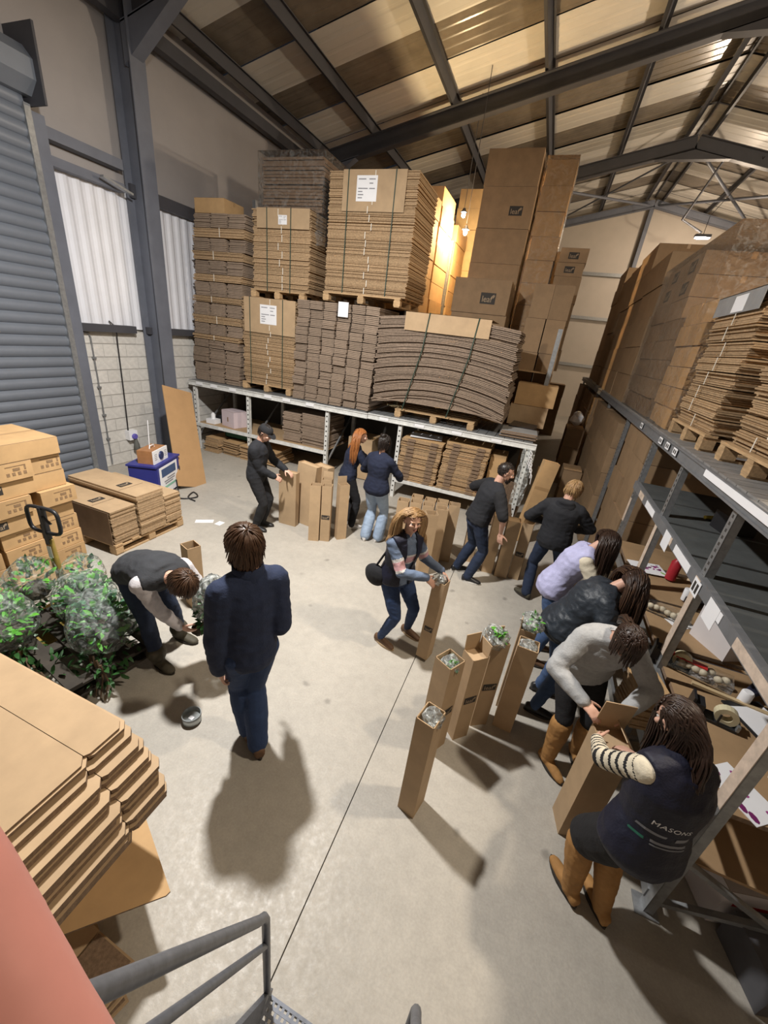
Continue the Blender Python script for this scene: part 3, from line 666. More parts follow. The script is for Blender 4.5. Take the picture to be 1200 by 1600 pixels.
# two neat stacks of banded cartons on the low shelf at the right
for s, (x, n_, lab) in enumerate(((-1.86, 12, 'left'), (-1.02, 13, 'right'))):
    r = random.Random(41+s)
    for i in range(n_):
        h = .07
        o = sheets(.80, .8, h-.006, 3, 400+i+s*20, .012).build('carton_bundle', [KRAFT2, EDGE_L], None, (x+i*.004+r.uniform(-.012, .012), 7.5+r.uniform(-.012, .012), .405+i*h), r.uniform(-.012, .012))
        tag(o, 'pale banded bundle, %s in the %s neat stack on the low shelf' % (nth(n_-1-i).replace(' from the top', ' down'), lab), 'carton bundle', 'bundles of the neat stacks')
        for q in (-.2, .24):
            MB().bb(q-.07, q+.07, -.4135, -.412, .006, h-.01).build('paper_band', EDGE, o)
wp = tag(MB().bb(-.3, .3, -.2, .2, 0, .003).build('paper_sheet', PAPER, None, (-1.82, 7.4, 1.262), .2), 'white paper sheet lying on the left neat stack of banded bundles', 'paper')
carton(-.55, -.28, 7.3, 7.8, .42, 1.2, 'upright tan carton beside the right neat stack of banded bundles', m=KRAFT2)
for x0, x1, z0, z1, l in ((-3.6, -3.05, .02, .5, 'lower'), (-3.55, -3.0, .505, .9, 'upper')): carton(x0, x1, 7.6, 8.2, z0, z1, 'shaded carton inside the dark rack bay, %s of two' % l)
# strapping odds at the rack's right end: black film, offcuts
tag(MB().slab([(-.35, -.4), (.1, -.45), (.15, .1), (-.3, .25)], 0, .10).build('folded_film', mat('black_film', (.02, .022, .025), .25, .2, 14, .8), None, (-.05, 8.13, ZD+.02)), 'folded black plastic film on the right end of the rack deck', 'film')
tag(sheets(.62, .5, .1, 4, 470, .02).build('grey_sheets', [mat('grey_card', (.25, .25, .25), .7), EDGE], None, (-.18, 7.42, ZD+.012), .05), 'small pile of grey sheets on the right end of the rack deck', 'sheets')
# ---------------------------------------------------------------- right rack with the packing bench
XR = 1.33
rr = empty('bench_rack', (XR, 0, 0), 'long galvanised rack on the right with the packing bench and pallets on its top deck', 'rack')
TZ = 2.33
posts = [1.83, 2.99, 4.16, 5.30, 7.1, 9.4, 11.8, 14.2, 16.6]
TAPEW = mat('peeling_cream_tape', (.58, .47, .38), .7, .2, 18)
for i, y in enumerate(posts):
    for xx in (0, 1.05):
        b = MB(); w = .035
        b.bb(xx-.002, xx+.002, y-w, y+w, 0, TZ).bb(xx, xx+.05, y-w, y-w+.004, 0, TZ)
        if xx == 0:
            for q in range(26): b.bb(xx-.0025, xx-.002, y-.012, y+.012, 1.0+q*.05, 1.022+q*.05, 1)
        b.build('upright', [GALV, DARK], rr)
    if i < 4:
        MB().bb(-.006, -.0026, y-.036, y+.036, (1.02, 1.02, 1.02, 1.2)[i], (1.56, 1.58, 1.66, 1.5)[i]).build('tape', TAPEW, rr)
    MB().bb(-.05, .08, y-.06, y+.06, 0, .012).build('foot_plate', GALV, rr)
    MB().beam((.05, y, .52), (1.03, y, .08), .035, .03).beam((.05, y, .1), (1.03, y, .5), .035, .03).build('brace', GALV, rr)
y0, y1 = 1.2, 17
for xx in (0, 1.05):
    MB().bb(xx-.03, xx+.015, y0, y1, TZ-.11, TZ).bb(xx-.045, xx-.03, y0, y1, TZ-.11, TZ-.095).bb(xx-.045, xx-.03, y0, y1, TZ-.015, TZ).build('beam', mat('grey_beam', (.20, .205, .215), .5, .12, 9, metal=.3), rr)
MB().bb(-.02, 1.06, 5.3, y1, TZ, TZ+.014).build('deck', mat('grey_deck', (.20, .19, .18), .7, .2, 9), rr)
for k in range(26):
    MB().bb(-.02, 1.06, 1.2+k*.158, 1.2+k*.158+.15, TZ, TZ+.014).build('deck_plank', mat('grey_deck', (.20, .19, .18), .7), rr)
MB().bb(-.048, -.046, 2.0, 3.55, TZ-.06, TZ-.01).build('tape', PAPER, rr)
for k, y in enumerate((4.35, 4.62, 4.9, 5.9)):
    t = MB().bb(-.049, -.047, y-.06, y+.06, TZ-.085, TZ-.02).build('tag_strip', PAPER, rr)
    stuff(MB().bb(-.0505, -.0495, y-.04, y-.01, TZ-.07, TZ-.035).bb(-.0505, -.0495, y+.01, y+.04, TZ-.07, TZ-.035).build('print', INK, t))
# middle shelf
MZ = 1.72
MB().bb(-.03, .015, 1.2, 5.3, MZ-.09, MZ).build('beam', mat('grey_beam', (.2, .2, .2)), rr)
for k in range(5):
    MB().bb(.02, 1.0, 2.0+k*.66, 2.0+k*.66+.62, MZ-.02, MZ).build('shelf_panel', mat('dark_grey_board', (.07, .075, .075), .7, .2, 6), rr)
r = random.Random(2)
for k, (a0, a1) in enumerate(((1.45, 2.3), (2.5, 2.62), (2.9, 2.99), (3.12, 3.5), (3.6, 3.72), (4.25, 4.6), (4.75, 4.95))):
    MB().bb(-.034, -.031, a0, a1, MZ-.08, MZ-.015).build('tape', TAPEW if k % 2 == 0 else PAPER, rr)
for y in (2.62, 3.72): MB().bb(-.036, -.034, y-.08, y+.08, MZ-.16, MZ-.01).build('paper_tag', PAPER, rr)
t = MB().bb(-.037, -.035, 2.86, 2.98, MZ-.13, MZ-.02).build('tag_strip', PAPER, rr)
stuff(MB().bb(-.039, -.0375, 2.88, 2.91, MZ-.11, MZ-.04).bb(-.039, -.0375, 2.93, 2.96, MZ-.11, MZ-.04).build('print', INK, t))
# bench tops: card covered boards at two heights
BT = mat('card_bench_top', (.33, .215, .115), .7, .14, 4, .08)
BZ = .95
for k, (a0, a1) in enumerate(((1.86, 2.78), (2.84, 3.18), (3.22, 3.92), (3.98, 4.62), (4.68, 5.28))):
    p = MB().slab([(.03, a0), (1.04, a0+.03), (1.04, a1), (.03, a1-.01)], BZ-.03-.02*(k % 2), BZ-.02*(k % 2), 0, 1).build('bench_top', [BT, EDGE], rr)
MB().bb(-.02, .02, 1.86, 5.28, BZ-.12, BZ-.05).build('beam', GALV, rr)
MB().bb(.01, .04, 1.95, 2.6, BZ-.002, BZ+.035).build('edging', GALV, rr)
for y in (3.2, 3.95): MB().bb(.0, 1.04, y-.025, y+.025, BZ-.06, BZ-.045).build('cross_beam', RAFT, rr)
MB().bb(.02, 1.03, 1.85, 5.25, .50, .52).build('low_shelf', BT, rr)
MB().bb(-.01, .02, 1.85, 5.25, .42, .52).build('beam', GALV, rr)
MB().bb(-.014, -.011, 1.98, 2.25, .44, .50).build('tag_strip', PAPER, rr)
MB().bb(-.01, .02, 1.85, 5.25, .06, .14).build('beam', GALV, rr)
# loads on the top deck of the right rack
TD = TZ+.014
GR = 'cartons on the right rack'
def xbundles(x0, x1, y0, y1, z0, n, h, lab, lean=0, tint=(KRAFT2, EDGE_L), seed=0, top=None):
    w, d = x1-x0, y1-y0; ms = [sheets(d, w, h-.008, 7, seed*10+k, .02).mesh('carton_bundle', list(tint)) for k in range(3)]; r = random.Random(seed)
    for i in range(n):
        o = put(ms[i % 3], 'carton_bundle', None, ((x0+x1)/2+r.uniform(-.015, .015), (y0+y1)/2+lean*i+r.uniform(-.012, .012), z0+i*h), PI/2+r.uniform(-.02, .02))
        tag(o, 'tied flat bundle, %s in %s' % (nth(n-1-i), lab), 'carton bundle', 'tied bundles on the right rack')
        q = r.uniform(-.15, .15)
        MB().bb(q-.006, q+.006, w/2+.021, w/2+.024, 0, h-.01).build('string_tie', STRING, o)
pallet(1.95, 3.40, TD, 90, 'nearer wooden pallet on the top deck of the right rack', 1.15, 1.0)
xbundles(1.50, 2.4, 2.85, 3.95, TD+.15, 11, .115, 'the near right rack stack', seed=5)
pallet(1.90, 4.72, TD, 90, 'second wooden pallet on the top deck of the right rack', 1.05, 1.0)
xbundles(1.42, 2.35, 4.2, 5.22, TD+.15, 9, .125, 'the second right rack stack', seed=6)
cv = tag(MB().bb(-.52, .52, -.5, .5, 0, .006).bb(-.52, -.515, -.5, .5, -.16, .006).build('cover_sheet', [mat('grey_card', (.25, .25, .25), .7)], None, (1.9, 4.7, TD+.15+9*.125+.003)), 'grey card cover sheet over the second stack on the right rack', 'cover sheet')
MB().bb(-.524, -.521, -.2, .06, -.15, -.02).build('paper_label', PAPER, cv)
fp = tag(MB().bb(-.14, .14, -.05, .05, 0, .004).build('card_flap', KRAFT, None, (1.36, 3.30, TD+.72)), 'loose card flap sticking out of the near stack on the right rack', 'card'); fp.rotation_euler = (0, .2, R_(-25))
def xstack(y0, y1, x0, z0, hs, lab, m=SHADED_KRAFT, mk=False, ncol=1, seed=0, grp=GR):
    z = z0; n = len(hs); r = random.Random(seed)
    for i, h in enumerate(hs):
        for c in range(ncol):
            dy = (y1-y0)/ncol; j = r.uniform(-.02, .02)
            o = carton(y0+c*dy+.004, y0+(c+1)*dy-.004, 0, .95, z, z+h-.004, '%s carton in %s%s' % (nth(n-1-i), lab, '' if ncol == 1 else ', %s column' % ('near', 'middle', 'back')[c if ncol == 3 else c*2]), grp, m)
            o.location = (x0+.475+j, y0+(c+.5)*dy, z); o.rotation_euler = (0, 0, -PI/2)
            if mk and i >= n-2: mark(o, .28, .14, (.05, -.477, h/2), (0, 0, 0))
        z += h
xstack(5.32, 6.25, 1.40, TD, (.22,)*6, 'the pale right rack stack', KRAFT2, ncol=2, seed=1)
xstack(6.35, 8.0, 1.36, TD, (.24,)*8, 'the marked right rack stack', SHADED_KRAFT, True, ncol=2, seed=2)
wr = tag(MB().bb(1.33, 2.36, 5.28, 8.06, TD, TD+1.95).build('stretch_wrap', WRAP), 'loose stretch film around the tall stacks on the right rack', 'film')
for k in range(5):
    xstack(8.15+k*1.7, 9.7+k*1.7, 1.34+.03*k, TD, (.45,)*(5, 6, 6, 6, 7)[k], 'the %s far right rack block' % ('first', 'second', 'third', 'fourth', 'fifth')[k], SHADED_KRAFT, seed=30+k)
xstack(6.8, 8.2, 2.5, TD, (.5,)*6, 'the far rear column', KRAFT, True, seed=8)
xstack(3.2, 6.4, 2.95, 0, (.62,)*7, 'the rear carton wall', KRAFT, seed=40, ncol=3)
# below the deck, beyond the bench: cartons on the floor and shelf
xstack(5.45, 6.9, 1.36, .02, (.4, .38, .36, .36, .38, .30), 'the big floor stack past the bench', SHADED_KRAFT, seed=9, ncol=2)
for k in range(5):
    xstack(7.2+k*2.0, 9.0+k*2.0, 1.25+(k % 2)*.06, .02, (.45, .42, .4, .42, .4), 'the %s right rack floor bay' % ('first', 'second', 'third', 'fourth', 'fifth')[k], SHADED_KRAFT, seed=50+k)
xstack(2.05, 2.9, 1.75, MZ, (.14, .13, .14), 'the low pile on the middle shelf', KRAFT, seed=61)
# ---- things on and under the bench
def flower_print(x, y, z, w, h, rz, seed, label):
    o = tag(MB().bb(-w/2, w/2, -h/2, h/2, 0, .004).build('floral_card', PAPER, None, (x, y, z), rz), label, 'card'); r = random.Random(seed)
    cols = [mat('purple_petal_print', (.16, .02, .11), .5), mat('plum_petal_print', (.30, .06, .22), .5), mat('green_leaf_print', (.25, .45, .10), .5)]; g = MB()
    for k in range(16):
        cx, cy = r.uniform(-w*.42, w*.42), r.uniform(-h*.4, h*.4); a = r.uniform(.016, .034); t = r.uniform(0, PI)
        g.add([(cx+a*math.cos(q*PI/4)*math.cos(t)-a*.55*math.sin(q*PI/4)*math.sin(t), cy+a*math.cos(q*PI/4)*math.sin(t)+a*.55*math.sin(q*PI/4)*math.cos(t), .0045+k*.0001) for q in range(8)], [tuple(range(8))], 2 if k % 6 == 5 else k % 2)
    stuff(g.build('petal_print', cols, o)); return o
flower_print(1.52, 2.02, BZ+.001, .20, .30, R_(35), 1, 'white card printed with purple orchids beside the woman in the sponsor vest')
flower_print(1.56, 4.62, BZ+.001, .34, .26, R_(10), 2, 'white and purple floral card at the far end of the bench')
f2 = flower_print(1.72, 2.12, BZ+.03, .12, .14, R_(60), 3, 'small purple flower card propped near the taped post')
f2.rotation_euler = (.5, .3, 1)
def tape_gun(x, y, z, rz, lab):
    o = empty('tape_dispenser', (x, y, z), lab, 'dispenser', rz=R_(rz))
    MB().bb(-.13, .13, -.05, .05, 0, .02).bb(-.13, -.06, -.05, .05, .02, .10).bb(-.13, -.115, -.05, .05, .1, .13).bb(.02, .03, -.05, -.04, .02, .09).bb(.02, .03, .04, .05, .02, .09).build('body', BLACKP, o)
    q = MB().lathe([(.03, -.025), (.062, -.025), (.062, .025), (.03, .025), (.03, -.025)], 20, smooth=False, caps=False).build('tape_roll', mat('cream_tape_roll', (.62, .56, .38), .4), o, (.06, 0, .07)); q.rotation_euler = (PI/2, 0, 0)
    MB().bb(.12, .135, -.05, .05, .02, .06).build('cutter', GALV, o)
tape_gun(1.53, 2.53, BZ, -12, 'black tape dispenser with a cream roll, nearest the sponsor vest woman')
tape_gun(1.42, 3.03, BZ-.02, -15, 'black tape dispenser on the bench behind the grey jumper woman')
cb2 = tag(MB().bb(-.14, .14, -.19, .19, 0, .012).build('clipboard', BLACKP, None, (1.86, 2.62, BZ), R_(24)), 'black clipboard holding white papers on the bench', 'clipboard')
MB().bb(-.125, .125, -.17, .14, .012, .016).build('papers', PAPER, cb2)
CLOTH = mat('navy_cloth', (.02, .022, .05), .9, .2, 30)
tag(MB().tube([(0, 0, .03), (.12, .05, .05), (.2, -.02, .03), (.34, .04, .04)], [.03, .05, .045, .02], 8).build('glove', CLOTH, None, (1.84, 2.86, BZ), .4), 'navy work glove lying on the bench above the clipboard', 'glove')
tag(MB().lathe([(.035, 0), (.035, .09), (.028, .1)], 14).build('tape_core', PAPER, None, (1.80, 2.80, BZ)), 'white roll standing beside the navy work glove', 'roll')
hb = tag(MB().beam((0, 0, .015), (.42, -.08, .015), .03, .02).build('wooden_stick', mat('pale_wood', (.50, .38, .22), .6), None, (1.50, 2.82, BZ)), 'pale wooden stick lying along the bench edge', 'stick')
PLAST = film('clear_tray_plastic', (.95, .95, .94), .04, .12)
def corm_tray(x, y, z, rz, lab, red):
    o = empty('bulb_tray', (x, y, z), lab, 'tray', rz=R_(rz)); r = random.Random(int(x*100))
    MB().slab([(-.22, -.08), (.22, -.08), (.22, .08), (-.22, .08)], 0, .06).build('plastic_tray', PLAST, o)
    BU = mat('pale_bulb', (.55, .48, .36), .6, .2, 20)
    for k in range(9): MB().ball((-.18+.045*k, r.uniform(-.04, .04), .04), (.03, .03, .026), 9, 6).build('bulb', BU, o)
    if red: MB().bb(-.16, .06, -.02, .03, .066, .074).build('red_label', mat('red_print', (.5, .02, .02), .5), o)
corm_tray(1.56, 2.98, BZ, -18, 'clear tray of pale bulbs with a red strip on the bench', True)
corm_tray(1.50, 3.72, BZ, -20, 'clear tray of pale bulbs near the dark jacket woman', False)
bx = carton(1.72, 2.12, 3.30, 3.62, BZ, BZ+.36, 'white box standing on the bench behind the taped post', m=mat('white_box_board', (.66, .62, .62), .6, .04, 4), tape=False, rz=28)
mark(bx, .06, .1, (-.05, -.1615, .14), (0, 0, 0))
tag(MB().bb(-.1, .1, -.07, .07, 0, .003).build('paper_slip', PAPER, None, (1.63, 3.62, BZ+.001), .5), 'white paper slip beside the white box on the bench', 'paper')
mug = tag(MB().lathe([(.03, 0), (.034, .12), (.03, .125)], 14).build('spray_can', PAPER, None, (1.78, 4.1, BZ)), 'white can lying among dark tools on the bench', 'can')
tag(MB().bb(-.08, .08, -.05, .05, 0, .06).bb(.02, .06, -.02, .02, .06, .09).build('stapler', BLACKP, None, (1.86, 4.05, BZ), .4), 'black hand tool beside the white can on the bench', 'tool')
yb = tag(MB().tube([(-.14, 0, .02), (0, .02, .025), (.14, 0, .02)], .018, 8).build('yellow_strap', mat('yellow_plastic', (.65, .50, .06), .5), None, (1.85, 4.35, MZ+.001), .3), 'yellow handled strip lying on the dark middle shelf', 'strap')
tag(MB().bb(-.13, .13, -.09, .09, 0, .16).build('tool_case', BLACKP, None, (1.86, 4.1, MZ+.001), .2), 'black tool case on the dark middle shelf', 'case')
rdb = tag(MB().lathe([(.05, 0), (.05, .2), (.02, .24)], 12).build('red_bottle', mat('red_plastic', (.35, .02, .03), .4), None, (1.75, 4.5, BZ)), 'red bottle under the middle shelf by the second post', 'bottle')
# sheets held upright at the bench edge behind the grey jumper
tag(sheets(.22, .30, .30, 10, 81, .01).build('card_bundle', [KRAFT2, EDGE_L], None, (1.24, 2.72, .62), .2), 'bundle of card strips at the bench edge by the grey jumper woman', 'card bundle')
# floor level by the rack foot
wb = carton(1.62, 2.02, 1.95, 2.4, .005, .34, 'white carton with red print on the floor under the bench', m=mat('white_box_board', (.66, .62, .62)), tape=False, rz=14)
g = MB(); g.bb(-.14, .08, -.2263, -.2262, .20, .23).bb(-.02, .14, -.2263, -.2262, .14, .15).build('red_print', mat('red_print', (.5, .02, .02)), wb)
g = MB(); g.quad((-.16, -.05, .3365), (.06, -.05, .3365), (.06, -.02, .3365), (-.16, -.02, .3365)); g.build('red_print', mat('red_print', (.5, .02, .02)), wb)
tub = tag(MB().slab([(-.22, -.16), (.22, -.16), (.22, .16), (-.22, .16)], 0, .24).build('grey_tub', mat('grey_tub_plastic', (.10, .10, .11), .6), None, (1.98, 1.78, .003), .25), 'dark grey tub on the floor by the rack foot', 'tub')
# ---------------------------------------------------------------- left side: carton pile, pallet of flat cartons, pallet truck
GL = 'long tan cartons piled at the left'
def lc(y0, y1, z0, h, dx, lab, mk=False, sy=True, L=.72, rz=0):
    o = carton(y0, y1, 0, L, z0, z0+h-.004, lab, GL, KRAFT2, rz=0)
    o.location = (-4.57-L/2+dx, (y0+y1)/2, z0); o.rotation_euler = (0, 0, PI/2+R_(rz))
    if sy: prints(o, ((y1-y0)*.12, -L/2-.0012, h*.5), 0, h/.12, int(z0*10))
    if mk: mark(o, .13, .085, (-(y1-y0)*.28, -L/2-.0016, h*.55), (0, 0, 0))
    return o
def pile(lab, y0, y1, z0, **k): return lc(y0, y1, z0, .178, k.pop('dx', 0), lab+' of the left carton pile', **k)
hz = .18
for k in range(4):
    dx = (.05, .03, .02, .0)[k]
    pile('right-hand carton in the %s layer from the floor' % ('bottom', 'second', 'third', 'fourth')[k], 2.30, 2.64, k*hz+.003, dx=dx)
    pile('left-hand carton in the %s layer from the floor' % ('bottom', 'second', 'third', 'fourth')[k], 1.93, 2.28, k*hz+.003, dx=dx-.03)
    pile('outer carton in the %s layer from the floor' % ('bottom', 'second', 'third', 'fourth')[k], 1.5, 1.9, k*hz+.003, dx=dx-.05)
pile('long marked carton in the fifth layer from the floor', 1.75, 2.62, 4*hz+.003, mk=True, sy=False)
pile('right-hand end carton in the sixth layer from the floor', 2.31, 2.65, 5*hz+.003, dx=.06)
pile('left-hand end carton in the sixth layer from the floor', 1.90, 2.24, 5*hz+.003, dx=.03)
pile('long marked carton in the seventh layer from the floor', 1.80, 2.61, 6*hz+.003, mk=True, sy=False)
pile('right-hand end carton in the eighth layer from the floor', 2.33, 2.60, 7*hz+.003)
pile('left-hand end carton in the eighth layer from the floor', 1.96, 2.32, 7*hz+.003, dx=.03)
pile('long marked top carton', 1.75, 2.60, 8*hz+.003, mk=True, sy=False, dx=.03)
# pallet with three piles of flat cut cartons
pallet(-5.12, 3.49, 0, 0, 'wooden pallet on the floor carrying three piles of flat cut cartons', 1.24, 1.06)
for y0, y1, h, l, dx in ((2.97, 3.31, .46, 'near', .0), (3.32, 3.72, .56, 'middle', .03), (3.73, 4.0, .42, 'far', .02)):
    o = tag(sheets(1.28, y1-y0, h, 18, int(y0*100), .009).build('flat_carton_pile', [KRAFT, EDGE_L], None, (-5.15+dx, (y0+y1)/2, .146)), '%s pile of flat cut cartons on the floor pallet by the shutter' % l, 'carton pile', 'piles on the floor pallet')
    mark(o, .17, .10, (.18, .0, h+.001), (-PI/2, 0, R_(90)))
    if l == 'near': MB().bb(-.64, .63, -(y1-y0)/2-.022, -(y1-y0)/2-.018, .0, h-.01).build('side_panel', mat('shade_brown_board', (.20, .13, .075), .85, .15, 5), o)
    MB().bb(.3, .303, -(y1-y0)/2+.02, (y1-y0)/2-.02, h-.001, h+.0008).build('crease', EDGE, o)
# pallet truck
pt = empty('pallet_truck', (-3.86, 1.98, 0), 'black and yellow pallet truck with an upright loop handle by the carton pile', 'pallet truck', rz=R_(8))
def loop(pts, r, n=8): return MB().tube(pts, r, n)
hp = []
for k in range(33):
    a = 2*PI*k/32; c_, s_ = math.cos(a), math.sin(a)
    hp.append((.17*math.copysign(abs(c_)**.45, c_), -.03, 1.10+.125*math.copysign(abs(s_)**.45, s_)))
MB().tube(hp, .017, 8).build('handle', BLACKP, pt)
MB().beam((0, -.03, 1.23), (0, -.03, .86), .05, .03).build('handle_stem', BLACKP, pt)
MB().tube([(.02, -.04, 1.14), (.06, -.05, 1.12), (.10, -.05, 1.09)], .012, 6).build('release_lever', BLACKP, pt)
MB().tube([(0, -.02, .9), (0, 0, .3)], .026, 8).build('tiller', mat('worn_yellow_paint', (.30, .21, .05), .5, .25, 12), pt)
MB().bb(-.022, .022, -.05, -.045, .72, .84).build('sticker', PAPER, pt)
MB().lathe([(.09, 0), (.09, .2), (.05, .22), (.05, .32)], 14, (0, .0, .02)).build('pump', BLACKP, pt)
for s in (-1, 1): MB().bb(s*.17-.08, s*.17+.08, -1.15, .05, .05, .09).build('fork', mat('worn_yellow_paint', (.30, .21, .05)), pt)
wh = MB().lathe([(.085, -.03), (.085, .03)], 16).build('wheel', BLACKP, pt, (0, .02, .088)); wh.rotation_euler = (0, PI/2, 0)
# ---------------------------------------------------------------- bagged plants
LEAFS = [mat('fresh_green_leaf', (.09, .33, .03), .4, .25, 9), mat('dark_green_leaf', (.022, .075, .018), .45, .25, 9), mat('bluish_green_leaf', (.06, .15, .085), .5, .2, 9)]
STEMM = mat('brown_stem', (.09, .055, .03), .8, .2, 20)
def leaf(b, p, d, L, w, mi, r):
    d = V(d).normalized(); up = V((r.uniform(-.6, .6), r.uniform(-.6, .6), 1)); s = d.cross(up).normalized(); u = s.cross(d)
    p = V(p); c = r.uniform(.1, .35)
    q = [p, p+d*L*.35+u*c*L*.25, p+d*L*.7+u*c*L*.15, p+d*L-u*c*L*.25]
    b.add([q[0], q[1]+s*w/2, q[1], q[1]-s*w/2, q[2]+s*w*.42, q[2], q[2]-s*w*.42, q[3]], [(0, 2, 1), (0, 3, 2), (1, 2, 5, 4), (2, 3, 6, 5), (4, 5, 7), (5, 6, 7)], mi)
def leaf_cloud(n, rx, ry, rz, seed, mi, L=.09, w=.04):
    r = random.Random(seed); b = MB()
    for k in range(n):
        a, e, q = r.uniform(0, 2*PI), r.uniform(-1, 1), r.random()**.4
        s = math.sqrt(1-e*e); dv = V((s*math.cos(a), s*math.sin(a), e)); p = V((dv.x*rx*q, dv.y*ry*q, dv.z*rz*q))
        leaf(b, p, dv+V((r.uniform(-.7, .7), r.uniform(-.7, .7), r.uniform(-.3, .8))), L*r.uniform(.6, 1.2), w*r.uniform(.6, 1.2), mi if isinstance(mi, int) else r.choice(mi), r)
    return b
def bag(rx, ry, rz, seed, crumple=.16, n=26, m=14, neck=None):
    b = MB(); off = V((seed*3.1, seed*1.7, 0)); vs = []; fs = []
    for i in range(m+1):
        t = PI*i/m
        for k in range(n):
            a = 2*PI*k/n; d = V((math.sin(t)*math.cos(a), math.sin(t)*math.sin(a), math.cos(t)))
            q = 1+crumple*(noise.noise(d*2.2+off)+.6*noise.noise(d*6+off)+.35*noise.noise(d*14+off))
            if neck and d.z > neck: q *= 1+(d.z-neck)*.8
            vs.append(V((d.x*rx*q, d.y*ry*q, d.z*rz*q)))
    for i in range(m):
        for k in range(n): k2 = (k+1) % n; fs.append((i*n+k, (i+1)*n+k, (i+1)*n+k2, i*n+k2))
    return b.add(vs, fs, 0, False)
POTM = mat('dark_root_ball', (.05, .038, .028), .95, .3, 25, .6)
def bagged(x, y, z, rx, ry, rz, seed, label, group=None, rot=(0, 0, 0), mi=(0, 0, 2), nl=90, root=True, low=70):
    o = empty('bagged_plant', (x, y, z), label, 'plant', group, rot=rot)
    stuff(leaf_cloud(nl, rx*.76, ry*.76, rz*.76, seed, list(mi), .085, .045).build('foliage', LEAFS, o))
    if root: bag(rx*.55, ry*.55, rz*.38, seed+5, .12, 14, 8).build('root_ball', POTM, o, (0, 0, -rz*.56))
    bag(rx, ry, rz, seed, .11, 34, 18).build('plastic_bag', FILM, o)
    if low: stuff(leaf_cloud(low, rx*1.05, ry*1.05, rz*.35, seed+9, [1], .10, .035).build('low_leaves', LEAFS, o, (0, 0, -rz*.95)))
    return o
FILM2 = film('white_film', (.95, .97, .97), .30, .30)
GP = 'bagged shrubs on the pallet truck'
PAL[(1.2, .9)] = tuple(MB().bb(*q).mesh(nm, mat('shadow_dark_wood', (.04, .033, .026), .8, .2, 8)) for nm, q in (('deck_board', (-.6, .6, -.05, .05, 0, .022)), ('cross_board', (-.05, .05, -.45, .45, 0, .022)), ('block', (-.06, .06, -.05, .05, 0, .078)), ('base_board', (-.05, .05, -.45, .45, 0, .018))))  # pallet wood darkened; the shadow under the shrubs is in its colour
pallet(-3.32, 1.62, .09, -10, 'dark pallet under the bagged shrubs on the pallet truck', 1.2, .9)
bagged(-3.58, 1.36, .50, .23, .22, .25, 1, 'bagged shrub with bright leaves in the front, at the picture edge', GP, mi=(0, 0, 1), nl=130)
bagged(-3.96, 1.80, .52, .22, .22, .22, 2, 'bagged shrub behind the front one, below the truck handle', GP, mi=(0, 0, 1))
bagged(-2.98, 1.74, .49, .34, .26, .24, 3, 'large bluish bagged shrub at the end of the pallet, nearest the bending man', GP, rot=(0, 0, R_(-35)), mi=(2, 2, 0, 1), nl=260, low=130)
bagged(-3.36, 1.86, .50, .27, .24, .24, 4, 'bagged shrub in the middle, behind the large bluish one', GP, mi=(2, 0, 1), nl=180, low=90)
bagged(-3.74, 2.10, .50, .18, .18, .20, 6, 'small bagged shrub against the pallet truck stem', GP, mi=(2, 0), nl=60)
bagged(-4.05, 1.45, .46, .22, .22, .22, 7, 'bagged shrub half out of the picture beside the front one', GP, mi=(0, 1), nl=80)
ls = empty('loose_branch', (-2.80, 1.55, .18), 'loose dark leafy branches hanging from the pallet end beside the bending man', 'branch')
stuff(leaf_cloud(60, .16, .14, .18, 12, [1], .09, .03).build('foliage', LEAFS, ls))
for k in range(4): MB().tube([(-.12+.07*k, -.02*k, .14), (-.05+.06*k, -.05, -.02), (.0+.05*k, -.12, -.16)], [.010, .008, .005], 6).build('stem', STEMM, ls)
ls = empty('loose_branch', (-3.16, 1.34, .17), 'loose dark leafy branches lying over the front of the dark pallet', 'branch')
stuff(leaf_cloud(90, .32, .13, .10, 13, [1], .10, .035).build('foliage', LEAFS, ls))
for k in range(5): MB().tube([(-.3+.12*k, -.02*k, .08), (-.2+.1*k, -.05, .02), (-.1+.08*k, -.12, -.15)], [.010, .008, .005], 6).build('stem', STEMM, ls)
bk = empty('clear_bucket', (-3.32, 2.28, 0), 'clear plastic bucket standing behind the bagged shrubs', 'bucket')
MB().lathe([(.10, 0), (.13, .30), (.135, .31), (.125, .305), (.095, .01)], 20).build('body', PLAST, bk)
# small tin on the floor
tn = empty('tin', (-1.93, 1.61, 0), 'open round metal tin on the bare floor beside the standing man', 'tin')
TINM = mat('tin_metal', (.42, .45, .45), .3, .08, 10, metal=.75)
MB().lathe([(.066, 0), (.07, .004), (.07, .07), (.072, .075), (.066, .075), (.064, .03), (.0005, .028)], 28, smooth=False).build('body', TINM, tn)
MB().lathe([(.072, .052), (.0725, .06), (.072, .068)], 24, caps=False).build('rim', GALV, tn)
MB().bb(-.02, .02, -.02, .01, .029, .034).build('paper_scrap', PAPER, tn)
# paper scraps near the pallet
for i, (x, y, w) in enumerate(((-4.35, 4.28, .26), (-4.12, 4.35, .12))):
    tag(MB().bb(-w/2, w/2, -.05, .05, 0, .003).build('paper_scrap', PAPER, None, (x, y, .001), .6+i), ('long white paper scrap on the floor past the pallet', 'small white paper scrap on the floor past the pallet')[i], 'paper')
